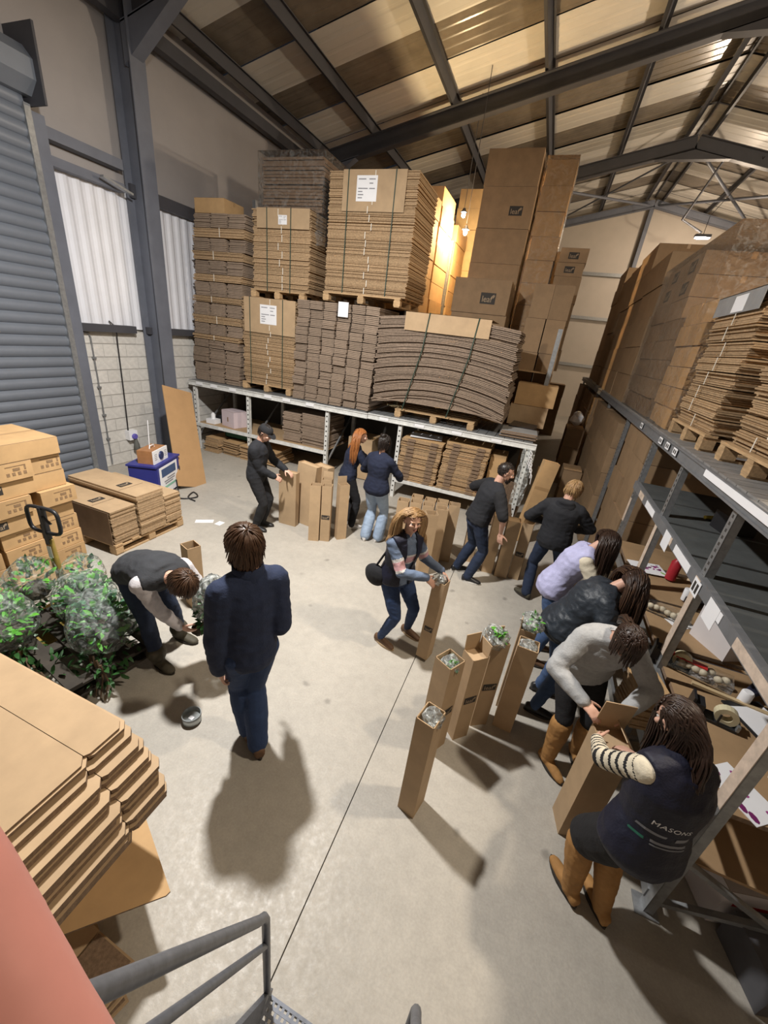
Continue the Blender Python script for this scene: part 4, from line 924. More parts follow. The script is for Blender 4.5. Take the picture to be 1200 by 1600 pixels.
# the bunch the bending man holds
hb = empty('bagged_plant', (-2.13, 2.09, .72), 'bagged bunch of greenery with a root ball held by the bending man', 'plant', rot=(.1, .15, 0))
stuff(leaf_cloud(70, .11, .11, .17, 21, [2, 1]).build('foliage', LEAFS, hb, (0, 0, .06)))
stuff(leaf_cloud(60, .12, .12, .08, 22, [1], .08, .03).build('low_leaves', LEAFS, hb, (0, 0, -.12)))
bag(.14, .14, .24, 23).build('plastic_bag', FILM2, hb, (0, 0, .09))
MB().tube([(0, 0, -.1), (-.05, -.02, -.20), (-.09, -.05, -.29)], [.02, .014, .012], 7).build('stem', STEMM, hb)
bag(.06, .06, .06, 24, .2, 12, 8).build('root_ball', POTM, hb, (-.10, -.05, -.30))
# ---------------------------------------------------------------- tall open cartons
def tall(x, y, rz, w, d, h, label, group=None, open_=True, flaps=(), mk=None, z=0, tilt=(0, 0), m=None, name='tall_carton', closed=False):
    """upright long carton; mk = (side, x, z, w, h); flaps = (side, angle, length)"""
    m = m or KRAFT; t = .006; b = MB()
    b.bb(-w/2, w/2, -d/2, -d/2+t, 0, h).bb(-w/2, w/2, d/2-t, d/2, 0, h).bb(-w/2, -w/2+t, -d/2+t, d/2-t, 0, h).bb(w/2-t, w/2, -d/2+t, d/2-t, 0, h)
    b.bb(-w/2+t, w/2-t, -d/2+t, d/2-t, 0, t)
    o = tag(b.build(name, m, None, (x, y, z)), label, 'box', group); o.rotation_euler = (tilt[0], tilt[1], R_(rz))
    MB().bb(-w/2, w/2, -d/2, -d/2+t, h, h+.0015).bb(-w/2, w/2, d/2-t, d/2, h, h+.0015).bb(-w/2, -w/2+t, -d/2, d/2, h, h+.0015).bb(w/2-t, w/2, -d/2, d/2, h, h+.0015).build('cut_edge', EDGE_L, o)
    if closed: MB().bb(-w/2+.001, w/2-.001, -d/2+.001, d/2-.001, h-.02, h-.014).build('flap', m, o)
    for sd, a, L in flaps:
        dirs = {'-y': ((0, -d/2+t/2), 0, w), '+y': ((0, d/2-t/2), PI, w), '-x': ((-w/2+t/2, 0), -PI/2, d), '+x': ((w/2-t/2, 0), PI/2, d)}[sd]
        f = MB().bb(-dirs[2]/2+.004, dirs[2]/2-.004, -t/2, t/2, 0, L).build('flap', [m], o, (dirs[0][0], dirs[0][1], h+.002))
        f.rotation_euler = (Matrix.Rotation(dirs[1], 3, 'Z') @ Matrix.Rotation(R_(a), 3, 'X')).to_euler()
    if mk:
        sd, mx, mz, mw, mh = mk
        loc, rot = {'-y': ((mx, -d/2-.0015, mz), 0), '+x': ((w/2+.0015, mx, mz), PI/2), '-x': ((-w/2-.0015, mx, mz), -PI/2)}[sd]
        mark(o, mw, mh, loc, (0, 0, rot))
    return o
def bunch(x, y, z, s, seed, label, leaves=True, up=.03):
    o = empty('bagged_bunch', (x, y, z), label, 'plant')
    if leaves: stuff(leaf_cloud(30, .030*s, .030*s, .045*s, seed, [0, 0, 2], .050*s, .026*s).build('foliage', LEAFS, o, (.015, -.02, up)))
    bag(.082*s, .082*s, .07*s, seed, .24, 22, 12).build('plastic_bag', FILM2, o, (0, 0, .0))
    return o
H = .89
GT = 'tall open cartons on the floor'
tall(-.135, 1.775, -14, .125, .155, H, 'nearest tall carton on the floor, alone in front, bagged bunch in its open top')
tall(-.13, 2.29, -30, .15, .16, H, 'tall open carton with dark leaves inside, second from the front of the row', mk=('+x', .01, .42, .10, .07))
tall(.035, 2.475, -46, .13, .14, H-.03, 'tall closed carton with two flaps up, third in the row', closed=True, flaps=(('-x', 4, .13), ('+y', 4, .10)), mk=('+x', 0, .44, .11, .07))
tall(.165, 2.68, -57, .14, .15, H, 'tall carton with a crumpled bag and leaves on top, fourth in the row', flaps=(('-x', -8, .08),), mk=('+x', 0, .45, .12, .07))
tall(.40, 2.745, -4, .155, .14, H, 'broad brown side carton at the end of the row, pale bag inside')
tall(.39, 2.955, -4, .13, .12, H, 'tall carton behind the end of the row, bright green sprig on top', flaps=(('-x', 5, .09),))
bunch(-.12, 1.785, H-.03, .82, 31, 'clear bag of roots showing in the nearest tall carton', False)
bunch(-.125, 2.285, H-.04, .85, 32, 'dark leaves and white bag inside the second carton of the row', True, .0)
bunch(.145, 2.655, H+.03, 1.25, 33, 'crumpled clear bag with leaves heaped on the fourth carton of the row')
bunch(.40, 2.745, H-.03, .85, 34, 'pale greenish bag inside the end carton of the row', False)
bunch(.40, 2.96, H+.06, 1.15, 35, 'clear bag with a bright green sprig on the rearmost carton of the row')
# the one being carried, and the one being packed by the bench
tall(-.45, 3.17, -12, .12, .13, H, 'tall carton carried by the woman in the striped jumper', z=.03, tilt=(R_(-3), R_(1)), mk=('-y', .005, .36, .085, .055))
bunch(-.45, 3.20, .93, .85, 36, 'white bag filling the top of the carried carton', False)
tall(.925, 2.125, 12, .19, .17, H, 'tall carton being packed between the two women at the bench', closed=True, flaps=(('+y', -6, .22), ('+x', -40, .1)), tilt=(0, 0))
tall(-2.98, 2.72, -20, .16, .14, .75, 'tall open carton standing behind the bending man', flaps=())
# cartons by the left rack: wide flat ones, then narrow ones
GW = 'tall cartons by the capped man'
tall(-3.26, 4.94, 2, .30, .10, H, 'broad flat carton standing by the capped man', closed=True)
tall(-3.10, 5.12, -8, .36, .14, 1.0, 'broad carton leaning behind the flat one near the capped man', closed=True, tilt=(R_(-4), R_(3)))
tall(-2.86, 5.30, -14, .30, .15, .98, 'broad carton behind the narrow trio, near the ginger woman', closed=True, mk=None)
tall(-2.66, 4.72, 22, .155, .13, H, 'narrow open carton, left of the trio in front of the ginger woman')
tall(-2.515, 4.80, 20, .14, .13, H, 'narrow open carton with a black print, middle of the trio', mk=('-y', 0, .40, .12, .07))
tall(-2.35, 4.98, 48, .15, .13, H, 'narrow open carton with a raised flap, right of the trio', flaps=(('+y', 2, .10),))
tall(-2.62, 4.98, 20, .15, .13, H+.02, 'narrow carton with a raised flap behind the trio', flaps=(('+y', 4, .09),))
# packed group of open cartons below the low shelf
GO = 'open cartons crowded below the low shelf'
i = 0
for a, b_, rz, l in ((-1.40, 4.97, 8, 'front left'), (-1.27, 5.20, 8, 'rear left'), (-1.22, 4.98, 10, 'front, second from the left'), (-1.08, 5.22, 6, 'rear, second from the left'), (-1.05, 5.00, 12, 'third in the front row'),
                  (-.90, 5.22, 8, 'rear, third from the left'), (-.86, 5.02, 20, 'front right'), (-.73, 5.24, 10, 'rear right'), (-.93, 4.72, 26, 'nearest, standing forward, black print')):
    tall(a, b_, rz, .155, .15, H+.01*(i % 3), 'open carton in the crowd below the low shelf: '+l, GO, mk=('+x', .0, .42, .10, .06) if i == 8 else None); i += 1
# cartons right of the bald man
tall(-.42, 5.42, 14, .16, .14, H, 'carton in the shade under the low shelf, left of the bald man', closed=True, mk=('-y', 0, .4, .12, .07))
tall(-.10, 5.28, 8, .15, .16, H, 'tall closed carton just right of the bald man', closed=True)
tall(.10, 5.26, 6, .17, .16, H-.01, 'tall closed carton, second right of the bald man', closed=True)
tall(.29, 5.32, -6, .14, .16, H-.02, 'tall carton with a black print beside the blond man', closed=True, mk=('-y', 0, .4, .11, .07))
tl = tall(.28, 6.62, 12, .24, .16, 1.42, 'very tall taped carton leaning at the rack end', closed=True, tilt=(R_(-3), R_(7)), m=KRAFT2)
MB().bb(-.121, .121, -.0825, -.0815, .45, .53).bb(-.121, .121, -.0825, -.0815, .95, 1.0).build('tape', TAPE, tl)
fw2 = empty('film_sheet', (.06, 6.86, .5), 'torn clear plastic film tied to the end upright of the rack', 'film')
b = MB(); r = random.Random(8); n_ = 9
vs = [(-.10+.025*k+.03*noise.noise(V((k*.9, j*.7, 1))), .05*noise.noise(V((k*.8, j*.6, 5))), 1.02*j/12) for j in range(13) for k in range(n_)]
b.add(vs, [(j*n_+k, j*n_+k+1, (j+1)*n_+k+1, (j+1)*n_+k) for j in range(12) for k in range(n_-1)]); b.build('film', FILM2, fw2)
for k in range(5): MB().tube([(.02, -.03, 1.0-.05*k), (.06+.02*k, -.06, .96-.09*k), (.03+.03*k, -.05, .85-.1*k)], .008, 5).build('tie', PAPER, fw2)
for i, x in enumerate((.34, .46)): tag(MB().bb(-.05, .05, -.012, .012, 0, 1.1).build('board_strip', WOOD, None, (x, 7.55+i*.4, 0)), ('narrow board standing at the aisle mouth behind the taped carton', 'second narrow board farther down the aisle mouth')[i], 'board')
# grey-pink flattened cartons leaning under the rack end
lg = tag(sheets(.5, .07, 1.0, 1, 90).build('leaning_board', [mat('pinkish_board', (.38, .29, .25), .8), EDGE], None, (-.12, 7.0, .0)), 'pinkish grey flattened cartons leaning under the rack end', 'board'); lg.rotation_euler = (R_(-8), R_(12), R_(30))
# ---------------------------------------------------------------- near left: big flat sheets
def bigsheet(x0, x1, y0, y1, z, t, label, rz=0, creases=(), flapdrop=0, name='cardboard_sheet'):
    o = empty(name, ((x0+x1)/2, (y0+y1)/2, z), label, 'cardboard', 'large flat sheets at the near left', rz=R_(rz)); hx, hy = (x1-x0)/2, (y1-y0)/2
    ys = [-hy]+[c-(y0+y1)/2 for c in creases]+[hy]
    for k in range(len(ys)-1):
        e = .0015 if len(ys) > 2 else 0; ins = 0 if k % 2 == 0 else .02
        p = MB().slab([(-hx, ys[k]+e), (hx-ins-.012, ys[k]+e), (hx-ins, ys[k]+e+.02), (hx-ins, ys[k+1]-e-.03), (hx-ins-.035, ys[k+1]-e), (-hx, ys[k+1]-e)], 0, t, 0, 1)
        p.build('panel', [KRAFT, EDGE], o)
    return o
sp = tag(sheets(.95, .60, .73, 20, 95, .02).build('sheet_stack', [KRAFT, EDGE], None, (-2.30, .42, .002)), 'low stack of boards under the large flat sheets at the near left', 'cardboard')
zs = .737
seq = [(-1.222, .868, .030, 0), (-1.215, .866, .030, .15), (-1.225, .87, .030, -.1), (-1.218, .866, .028, 0), (-1.255, .868, .030, -.2), (-1.262, .87, .030, 0), (-1.258, .88, .028, .2), (-1.300, .876, .034, 0), (-1.305, .872, .034, -.2), (-1.345, .88, .036, .1), (-1.35, .862, .036, 0), (-1.40, .868, .040, .2)]
names = ['lowest', 'second lowest', 'third lowest', 'fourth lowest', 'fifth lowest', 'sixth lowest', 'sixth', 'fifth', 'fourth', 'third', 'second', 'next to top']
for i, (xr, yt, t, rz) in enumerate(seq):
    gap = .020 if i < 6 else .012
    bigsheet(-2.75, xr, -.05, yt, zs, t*.72, 'large flat sheet in the near left pile, %s' % names[i], rz, creases=(.66-.02*(i % 2),)); zs += t*.72+gap*.35
zs += .02
bigsheet(-2.85, -1.43, -.1, .865, zs, .014, 'large flat sheet at the top of the near left pile, one flap creased', 0, creases=(.67,))
bigsheet(-2.85, -1.44, -.1, .85, zs+.016, .012, 'topmost large sheet of the near left pile', 0, creases=(.66,))
lb = tag(MB().slab([(-.04, -.37), (.345, -.005), (.35, .015), (-.30, .33), (-.55, -.05)], 0, .010, 0, 1).build('cardboard_sheet', [KRAFT2, EDGE], None, (-1.42, .64, .385)), 'single orange-tan board poking out under the near left pile', 'cardboard')
for k in range(4):
    o = empty('flattened_carton', (-1.38, .30, .02+.048*k), 'flattened carton on the floor below the near left pile, %s' % ('bottom', 'third', 'second', 'top')[k], 'cardboard', 'flattened cartons by the handrail', rot=(0, 0, R_(-18+5*k)))
    MB().box((-.13, 0, .0), (.29, .34, .012), roty(.10)).build('panel', [KRAFT], o)
    MB().box((.145, 0, .0), (.25, .34, .012), roty(-.14)).build('panel', [KRAFT], o)
    MB().box((.145, 0, .018), (.23, .32, .006), roty(-.12)).build('flap', [EDGE], o)
# ---------------------------------------------------------------- the steps with handrails
st = empty('warehouse_steps', (-.18, .3, 0), 'grey tubular handrails and perforated treads of the steps going down to the floor', 'steps')
def wp(p): return (p[0]+.18, p[1]-.3, p[2])
for s, x0, x1 in ((-1, -.48, -.36), (1, .122, .10)):
    dz = .035 if s > 0 else 0
    top = [(x0, .615, .55), (x0, .615, .87+dz), (x0+(x1-x0)*.02, .60, .93+dz), (x0+(x1-x0)*.08, .565, 1.0+dz), (x1, -.06, 2.42)]
    MB().tube([wp(p) for p in top], .017, 10).build('handrail', RAILM, st)
    MB().tube([wp((x0, .615, .22)), wp((x0, .615, .56))], .0165, 10).build('post', RAILM, st)
    MB().tube([wp((x0, .61, .67)), wp((x1, -.06, 2.17))], .013, 10).build('mid_rail', RAILM, st)
    MB().beam(wp((x0, .62, .10)), wp((x1, -.10, 1.75)), .02, .07).build('stringer', RAILM, st)
    MB().tube([wp((x0, .615, 0)), wp((x0, .615, .24))], .016, 10).build('foot', RAILM, st)
TREAD = RAILM
for k in range(5):
    y = .605-.26*k; z = .22+.26*k
    b = MB(); x0, x1 = -.455, .09; nx, ny = 22, 8; d = .20
    for i in range(nx+1):
        xx = x0+(x1-x0)*i/nx; b.bb(xx-.006, xx+.006, y-d, y, z-.004, z)
    for j in range(ny+1):
        yy = y-d+d*j/ny; b.bb(x0, x1, yy-.006, yy+.006, z-.004, z+.001)
    b.bb(x0, x1, y-.005, y, z-.03, z); tr_ = b.build('tread', TREAD, st, (.18, -.3, 0))
# photographer's fingertip at the lens
fg = empty("finger", (-.048, .0038, 2.8653), "pink fingertip of the photographer across the lower left corner", "finger")
# ---------------------------------------------------------------- people
SKIN = mat('skin', (.56, .33, .245), .5, .06, 14)
EYEW = mat('eye_white', (.45, .43, .41), .3, 0); IRIS = mat('iris', (.04, .03, .025), .3, 0); LIPS = mat('lips', (.42, .17, .15), .5, 0)
def fab(n, c, r=.9, v=.14, s=16): return mat(n, c, r, v, s, .25, bscale=90)
NAVY = fab('navy_fleece', (.017, .026, .060)); NAVY2 = fab('navy_jumper', (.009, .013, .032)); NAVYV = fab('navy_vest', (.007, .008, .022), .6)
CHAR = fab('charcoal_gilet', (.030, .032, .037)); BLK = fab('black_cloth', (.012, .012, .014)); BLKJ = fab('black_hoodie', (.014, .015, .019))
DJEAN = fab('dark_jeans', (.016, .026, .055)); MJEAN = fab('mid_jeans', (.05, .09, .19)); LJEAN = fab('light_jeans', (.28, .36, .48), .9, .18, 9); INDIGO = fab('indigo_jeans', (.024, .046, .115))
GREYM = fab('grey_marl', (.36, .365, .37), .95, .1, 40); PALE = fab('pale_grey_sleeve', (.50, .48, .50)); LILAC = fab('lilac_gilet', (.40, .40, .60), .7); CREAM = fab('cream_knit', (.60, .54, .42)); SLATE = fab('slate_jumper', (.12, .16, .24))
PINKS = fab('pink_stripe', (.62, .36, .38)); WHITES = fab('white_stripe', (.70, .68, .66)); BLACKS = fab('black_stripe', (.015, .015, .018)); PADJ = fab('dark_padded_jacket', (.018, .024, .033), .5)
TANB = mat('tan_suede', (.33, .17, .055), .8, .18, 12, .2); BROWNS = mat('brown_shoe', (.12, .065, .035), .6, .2, 12); OLIVEB = mat('olive_boot', (.055, .048, .032), .7, .2, 12); BLKS = mat('black_shoe', (.015, .015, .016), .4, .1, 10); WHITESH = mat('white_trainer', (.62, .61, .6), .6, .1, 10); SOLE = mat('white_sole', (.6, .58, .54), .6, .1, 10); DSOLE = mat('dark_sole', (.03, .025, .02), .8, .1, 10); TSOLE = mat('tan_sole', (.42, .30, .18), .7, .1, 10)
def hairm(n, c): return mat('hair_'+n, c, .42, .30, 30, stretch=(3, 3, 1))
HB = hairm('brown', (.060, .030, .016)); HD = hairm('dark_brown', (.028, .014, .009)); HBL = hairm('dirty_blond', (.26, .15, .065)); HG = hairm('ginger', (.27, .10, .03)); HBF = hairm('fair', (.36, .23, .11)); HBK = hairm('near_black', (.016, .011, .009))

def remesh(mb, name, mats, parent, vox, smooth=3, wrinkle=0.0, wf=11, paint=None, deci=None, seed=0):
    me = mb.mesh(name+'_src', mats); ob = bpy.data.objects.new(name, me); COL.objects.link(ob)
    m = ob.modifiers.new('r', 'REMESH'); m.mode = 'VOXEL'; m.voxel_size = vox; m.use_smooth_shade = True
    if smooth: s = ob.modifiers.new('s', 'SMOOTH'); s.iterations = smooth; s.factor = .5
    if deci: d = ob.modifiers.new('d', 'DECIMATE'); d.ratio = deci
    dg = bpy.context.evaluated_depsgraph_get(); new = bpy.data.meshes.new_from_object(ob.evaluated_get(dg))
    ob.modifiers.clear(); ob.data = new; bpy.data.meshes.remove(me); new.name = name
    new.materials.clear()
    for q in (mats if isinstance(mats, (list, tuple)) else [mats]): new.materials.append(q)
    new.polygons.foreach_set('use_smooth', [True]*len(new.polygons)); new.polygons.foreach_set('material_index', [0]*len(new.polygons))
    if wrinkle:
        off = V((seed*1.3, seed*.7, seed*2.1)); nr = [v.normal.copy() for v in new.vertices]
        for v, n in zip(new.vertices, nr):
            p = v.co; a = noise.noise(V((p.x*wf, p.y*wf, p.z*wf*1.7))+off); b = noise.noise(V((p.x*wf*.45, p.y*wf*.45, p.z*wf*.9))+off*2)
            v.co = p+n*wrinkle*((1-abs(a)*2.4)*.6+b*.9)
    if paint:
        for f in new.polygons: f.material_index = paint(f.center)
    new.update(); ob.parent = parent; return ob
def loft(mb, rings, n=18):
    vs = []; fs = []
    for c, a, b in rings: vs += [c+a*math.cos(2*PI*k/n)+b*math.sin(2*PI*k/n) for k in range(n)]
    for i in range(len(rings)-1):
        for k in range(n): k2 = (k+1) % n; fs.append((i*n+k, i*n+k2, (i+1)*n+k2, (i+1)*n+k))
    fs += [tuple(range(n))[::-1], tuple(range((len(rings)-1)*n, len(rings)*n))]
    mb.add(vs, fs, 0, True)
def limb(mb, pts, rs, g=0):
    P = []; R = []
    for i in range(len(pts)-1):
        for k in range(3): t = k/3; P.append(pts[i].lerp(pts[i+1], t)); R.append(rs[i]*(1-t)+rs[i+1]*t+g)
    P.append(pts[-1]); R.append(rs[-1]+g)
    mb.tube(P, R, 12)
    for p, r in zip(pts, rs): mb.ball(p, r+g, 12, 8)
def ik(a, t, l1, l2, hint):
    d = t-a; L = d.length
    if L > (l1+l2)*.995: t = a+d*((l1+l2)*.995/L); d = t-a; L = d.length
    x = (l1*l1-l2*l2+L*L)/(2*L); h = math.sqrt(max(l1*l1-x*x, 0)); u = d.normalized(); hv = V(hint); hv = (hv-u*hv.dot(u)).normalized()
    return a+u*x+hv*h, t
MEN = [(-.10, .125, .095), (-.03, .168, .118), (.06, .165, .115), (.17, .150, .105), (.28, .163, .115), (.38, .178, .120), (.455, .165, .098), (.50, .11, .075), (.53, .065, .06)]
WOM = [(-.10, .125, .100), (-.03, .176, .125), (.06, .168, .116), (.17, .132, .096), (.28, .146, .112), (.37, .156, .120), (.45, .145, .090), (.50, .095, .068), (.53, .055, .055)]

class Fig:
    def __init__(s, label, P, head, H=1.75, lean=0, fem=False, hp=0, hy=0, twist=0, side=0, feet=None, hands=None, elb=None, knee=None, bulk=1.0, group='people packing plants'):
        s.k = k = H/1.75; s.h = h = R_(head); s.fem = fem; s.bulk = bulk
        s.F = F = V((math.cos(h), math.sin(h), 0)); s.L = L = V((-math.sin(h), math.cos(h), 0)); U = V((0, 0, 1)); P = V(P); s.P = P
        base = V(((feet[0][0]+feet[1][0])/2, (feet[0][1]+feet[1][1])/2, 0)); s.base = base
        s.o = empty('person', base, label, 'person', group); s.inv = base
        ln = R_(lean); sd = R_(side)
        def dr(a): return (U*math.cos(a)+F*math.sin(a)+L*math.tan(sd)).normalized()
        s.d1, s.d2 = dr(ln*.72), dr(ln*1.14)
        s.rings = MEN if not fem else WOM
        def sp(t):     # centre line of the trunk
            q = max(0., min(1., (t+.05)/.5)); return P+(s.d1*(1-q*.5)+s.d2*q*.5)*t*k
        s.sp = sp
        def fr(t):
            q = max(0., min(1., t/.5)); d = (s.d1*(1-q)+s.d2*q).normalized(); tw = R_(twist)*q
            Lt = (L*math.cos(tw)-F*math.sin(tw)); Lt = (Lt-d*Lt.dot(d)).normalized(); return d, Lt, Lt.cross(d)
        s.fr = fr
        d, Lt, Ft = fr(.5); s.Lt, s.Ft = Lt, Ft
        sw = (.170 if not fem else .148)*k*(.5+.5*bulk)
        c = sp(.440); s.sh = [c+Lt*sw, c-Lt*sw]
        s.hip = [P+L*.088*k-U*.02*k, P-L*.088*k-U*.02*k]
        s.feet = feet; s.ank = []; s.kn = []
        for i in (0, 1):
            f = feet[i]; a = V((f[0], f[1], (f[2] if len(f) > 3 else 0)+.085*k)); yw = R_(f[-1]); fd = V((math.cos(yw), math.sin(yw), 0))
            kh = V(knee[i]) if knee else (F*.7+fd*.5)
            kn, a = ik(s.hip[i], a, .43*k, .42*k, kh); s.kn.append(kn); s.ank.append(a)
        s.el = []; s.wr = []
        for i in (0, 1):
            e = V(elb[i]) if elb else (-F*.6-U*.6+Lt*(.5 if i == 0 else -.5))
            el, w = ik(s.sh[i], V(hands[i][:3]), .295*k, .255*k, e); s.el.append(el); s.wr.append(w)
        s.hd = hands
        hh = h+R_(hy); hpr = R_(hp); hf0 = V((math.cos(hh), math.sin(hh), 0))
        s.hf = (hf0*math.cos(hpr)-U*math.sin(hpr)); s.hu = (U*math.cos(hpr)+hf0*math.sin(hpr)); s.hl = s.hu.cross(s.hf)
        s.nb = sp(.50); s.nt = s.nb+(s.d2*.55+s.hu*.45)*.095*k; s.hc = s.nt+s.hu*.095*k+s.hf*.022*k
    def loc(s, v): return V(v)
    def torso(s, mb, g, lo=-.2, hi=.6, fg=0):
        k = s.k; R = []
        for t, hw, hd in s.rings:
            if t < lo or t > hi: continue
            d, Lt, Ft = s.fr(t); b = s.bulk; R.append((s.sp(t)-s.inv, Lt*(hw*k*b+g), Ft*(hd*k*b+g)))
        loft(mb, R)
        if hi >= .5 and lo < .3:      # the slope from neck to shoulder
            for i in (0, 1):
                a, b = s.p(s.sp(.485)), s.p(s.sh[i]); mb.tube([a, a.lerp(b, .5), b], [.058*k+g, .056*k+g, .048*k+g], 12)
    def p(s, v): return v-s.inv
    def arm(s, mb, i, g, to=1.0, flare=0):
        k = s.k*(.93 if s.fem else 1); a, e, w = s.p(s.sh[i]), s.p(s.el[i]), s.p(s.wr[i])
        pts = [a, a.lerp(e, .5), e, e.lerp(w, .35), w]; rs = [.058*k, .050*k, .042*k, .040*k, .027*k]
        if to < 1:
            pts = pts[:2]+[a.lerp(e, to*2 if to < .5 else 1)]; rs = [.058*k, .052*k, .046*k]
        limb(mb, pts, rs, g)
    def leg(s, mb, i, g, to=1.0, frm=0.0, wide=0):
        k = s.k; h, kn, a = s.p(s.hip[i]), s.p(s.kn[i]), s.p(s.ank[i]); f = 1.04 if s.fem else 1
        pts = [h, h.lerp(kn, .5), kn, kn.lerp(a, .35), a]; b_ = min(1.0, .25+.75*s.bulk); rs = [.090*k*f*b_, .076*k*f*b_, .056*k, .054*k+wide*.6, .036*k+wide]
        if to < .5: n = 1+to*2; pts = [h, h.lerp(kn, to), h.lerp(kn, to*2)]; rs = [.090*k*f, .080*k*f+wide, .070*k*f+wide]
        limb(mb, pts, rs, g)
    def hand(s, mb, i, curl=.45, n=None, d=None, spread=.1):
        k = s.k*(.92 if s.fem else 1); w, e = s.p(s.wr[i]), s.p(s.el[i]); hd = s.hd[i]
        dd = V(hd[3]) if len(hd) > 3 and hd[3] else (w-e); dd.normalize()
        nn = V(hd[4]) if len(hd) > 4 else (-s.Lt if i == 0 else s.Lt); nn = (nn-dd*nn.dot(dd)).normalized(); th = nn.cross(dd)*(1 if i == 0 else -1)
        curl = hd[5] if len(hd) > 5 else curl
        M = Matrix((dd, th, nn)).transposed()
        mb.ball(w+dd*.050*k, (.054*k, .042*k, .016*k), 14, 10, rot=M); mb.ball(w+dd*.015*k, (.035*k, .030*k, .020*k), 12, 8, rot=M)
        mb.tube([w-dd*.03*k, w+dd*.03*k], .024*k, 10)
        for q, (o, ln) in enumerate(((.031, .92), (.0105, 1.04), (-.0105, .98), (-.031, .78))):
            p0 = w+dd*.086*k+th*o*k; a = curl*.55; u = (dd*math.cos(a)+nn*math.sin(a)+th*o*spread*6).normalized(); pts = [w+dd*.06*k+th*o*.9*k, p0]
            for j, sg in enumerate((.043, .027, .021)):
                p0 = p0+u*sg*ln*k; pts.append(p0); a += curl*(.9 if j == 0 else .7); u = (dd*math.cos(a)+nn*math.sin(a)+th*o*spread*4).normalized()
            mb.tube(pts, [.0095*k, .0095*k, .0088*k, .008*k, .0065*k], 8)
            mb.ball(pts[-1], .0068*k, 8, 6)
        p0 = w+dd*.022*k+th*.030*k; u = (dd*.62+th*.70+nn*.35).normalized(); pts = [w+dd*.01*k+th*.012*k, p0]
        for sg in (.042, .032, .024):
            p0 = p0+u*sg*k; pts.append(p0); u = (u+dd*.45+nn*curl*.4).normalized()
        mb.tube(pts, [.014*k, .0135*k, .011*k, .010*k, .0075*k], 8); mb.ball(pts[-1], .0078*k, 8, 6)
    def head(s, mb):
        k = s.k*(.97 if s.fem else 1); c = s.p(s.hc); M = Matrix((s.hf, s.hl, s.hu)).transposed(); s.hM = M; s.hk = k
        B = lambda x, y, z, r: mb.ball(c+M @ V((x*k, y*k, z*k)), tuple(q*k for q in (r if isinstance(r, tuple) else (r, r, r))), 14, 10, rot=M)
        B(-.008, 0, .028, (.096, .076, .090)); B(.018, 0, -.035, (.070, .058, .075)); B(.050, 0, -.088, (.030, .032, .024)); B(.030, 0, -.065, (.050, .052, .04))
        B(.080, 0, .022, (.016, .050, .014)); B(.086, 0, -.030, (.020, .026, .012))
        mb.tube([c+M @ V((x*k, 0, z*k)) for x, z in ((.086, .018), (.100, -.008), (.110, -.024))], [.009*k, .012*k, .014*k], 8); B(.102, 0, -.024, (.014, .017, .011))
        B(.076, .038, -.018, (.02, .022, .018)); B(.076, -.038, -.018, (.02, .022, .018)); B(.084, 0, -.055, (.014, .024, .008)); B(.083, 0, -.067, (.014, .022, .008))
        for q in (-1, 1): B(-.005, q*.077, -.005, (.020, .010, .032)); B(.0, q*.080, .012, (.016, .012, .014))
        limb(mb, [s.p(s.nb)-s.d2*.03*k, s.p(s.nt)+s.hu*.03*k], [.058*k*(.9 if s.fem else 1.05), .052*k*(.9 if s.fem else 1.05)])
    def face(s, body):
        c = s.p(s.hc); M, k = s.hM, s.hk; rot = M.to_euler()
        for q in (-1, 1):
            e = MB().ball((0, 0, 0), .0125*k, 12, 8).build('eye', EYEW, s.o, c+M @ V((.076*k, q*.032*k, .002*k))); e.rotation_euler = rot
            MB().ball((.0085*k, 0, 0), (.0055*k, .0062*k, .0062*k), 10, 6).build('iris', IRIS, e)
            b = MB().tube([(.0, -.018*k, -.002*k), (.004*k, 0, .004*k), (-.002*k, .018*k, -.001*k)], .004*k, 6).build('eyebrow', s.hairmat, s.o, c+M @ V((.093*k, q*.034*k, .026*k))); b.rotation_euler = rot
        l = MB().ball((0, 0, .003*k), (.007*k, .022*k, .004*k), 10, 6).ball((0, 0, -.004*k), (.007*k, .019*k, .005*k), 10, 6).build('lips', LIPS, s.o, c+M @ V((.094*k, 0, -.060*k))); l.rotation_euler = rot
    def body(s, bare_legs=False):
        mb = MB(); s.torso(mb, -.012)
        for i in (0, 1): s.arm(mb, i, -.004); s.leg(mb, i, -.010 if not bare_legs else -.003); s.hand(mb, i); mb.ball(s.p(s.ank[i])-V((0, 0, .02)), .034*s.k)
        s.head(mb)
        b = remesh(mb, 'body', SKIN, s.o, .0065, 2, deci=.30); return b
    def shirt(s, name, m, g=.016, lo=-.09, sleeves=1.0, wr=.007, paint=None, cuff=None, seed=0, hi=.51, wf=11):
        mb = MB(); s.torso(mb, g, lo, hi)
        if sleeves:
            for i in (0, 1): s.arm(mb, i, g*.85, sleeves)
        return remesh(mb, name, m, s.o, .0115 if not paint else .0085, 3, wr, wf, paint, seed=seed)
    def legs(s, name, m, g=.010, to=1.0, wide=0, wr=.005, seed=0):
        mb = MB(); s.torso(mb, g, -.2, .12)
        for i in (0, 1): s.leg(mb, i, g, to, 0, wide)
        return remesh(mb, name, m, s.o, .0115, 3, wr, 10, seed=seed+3)
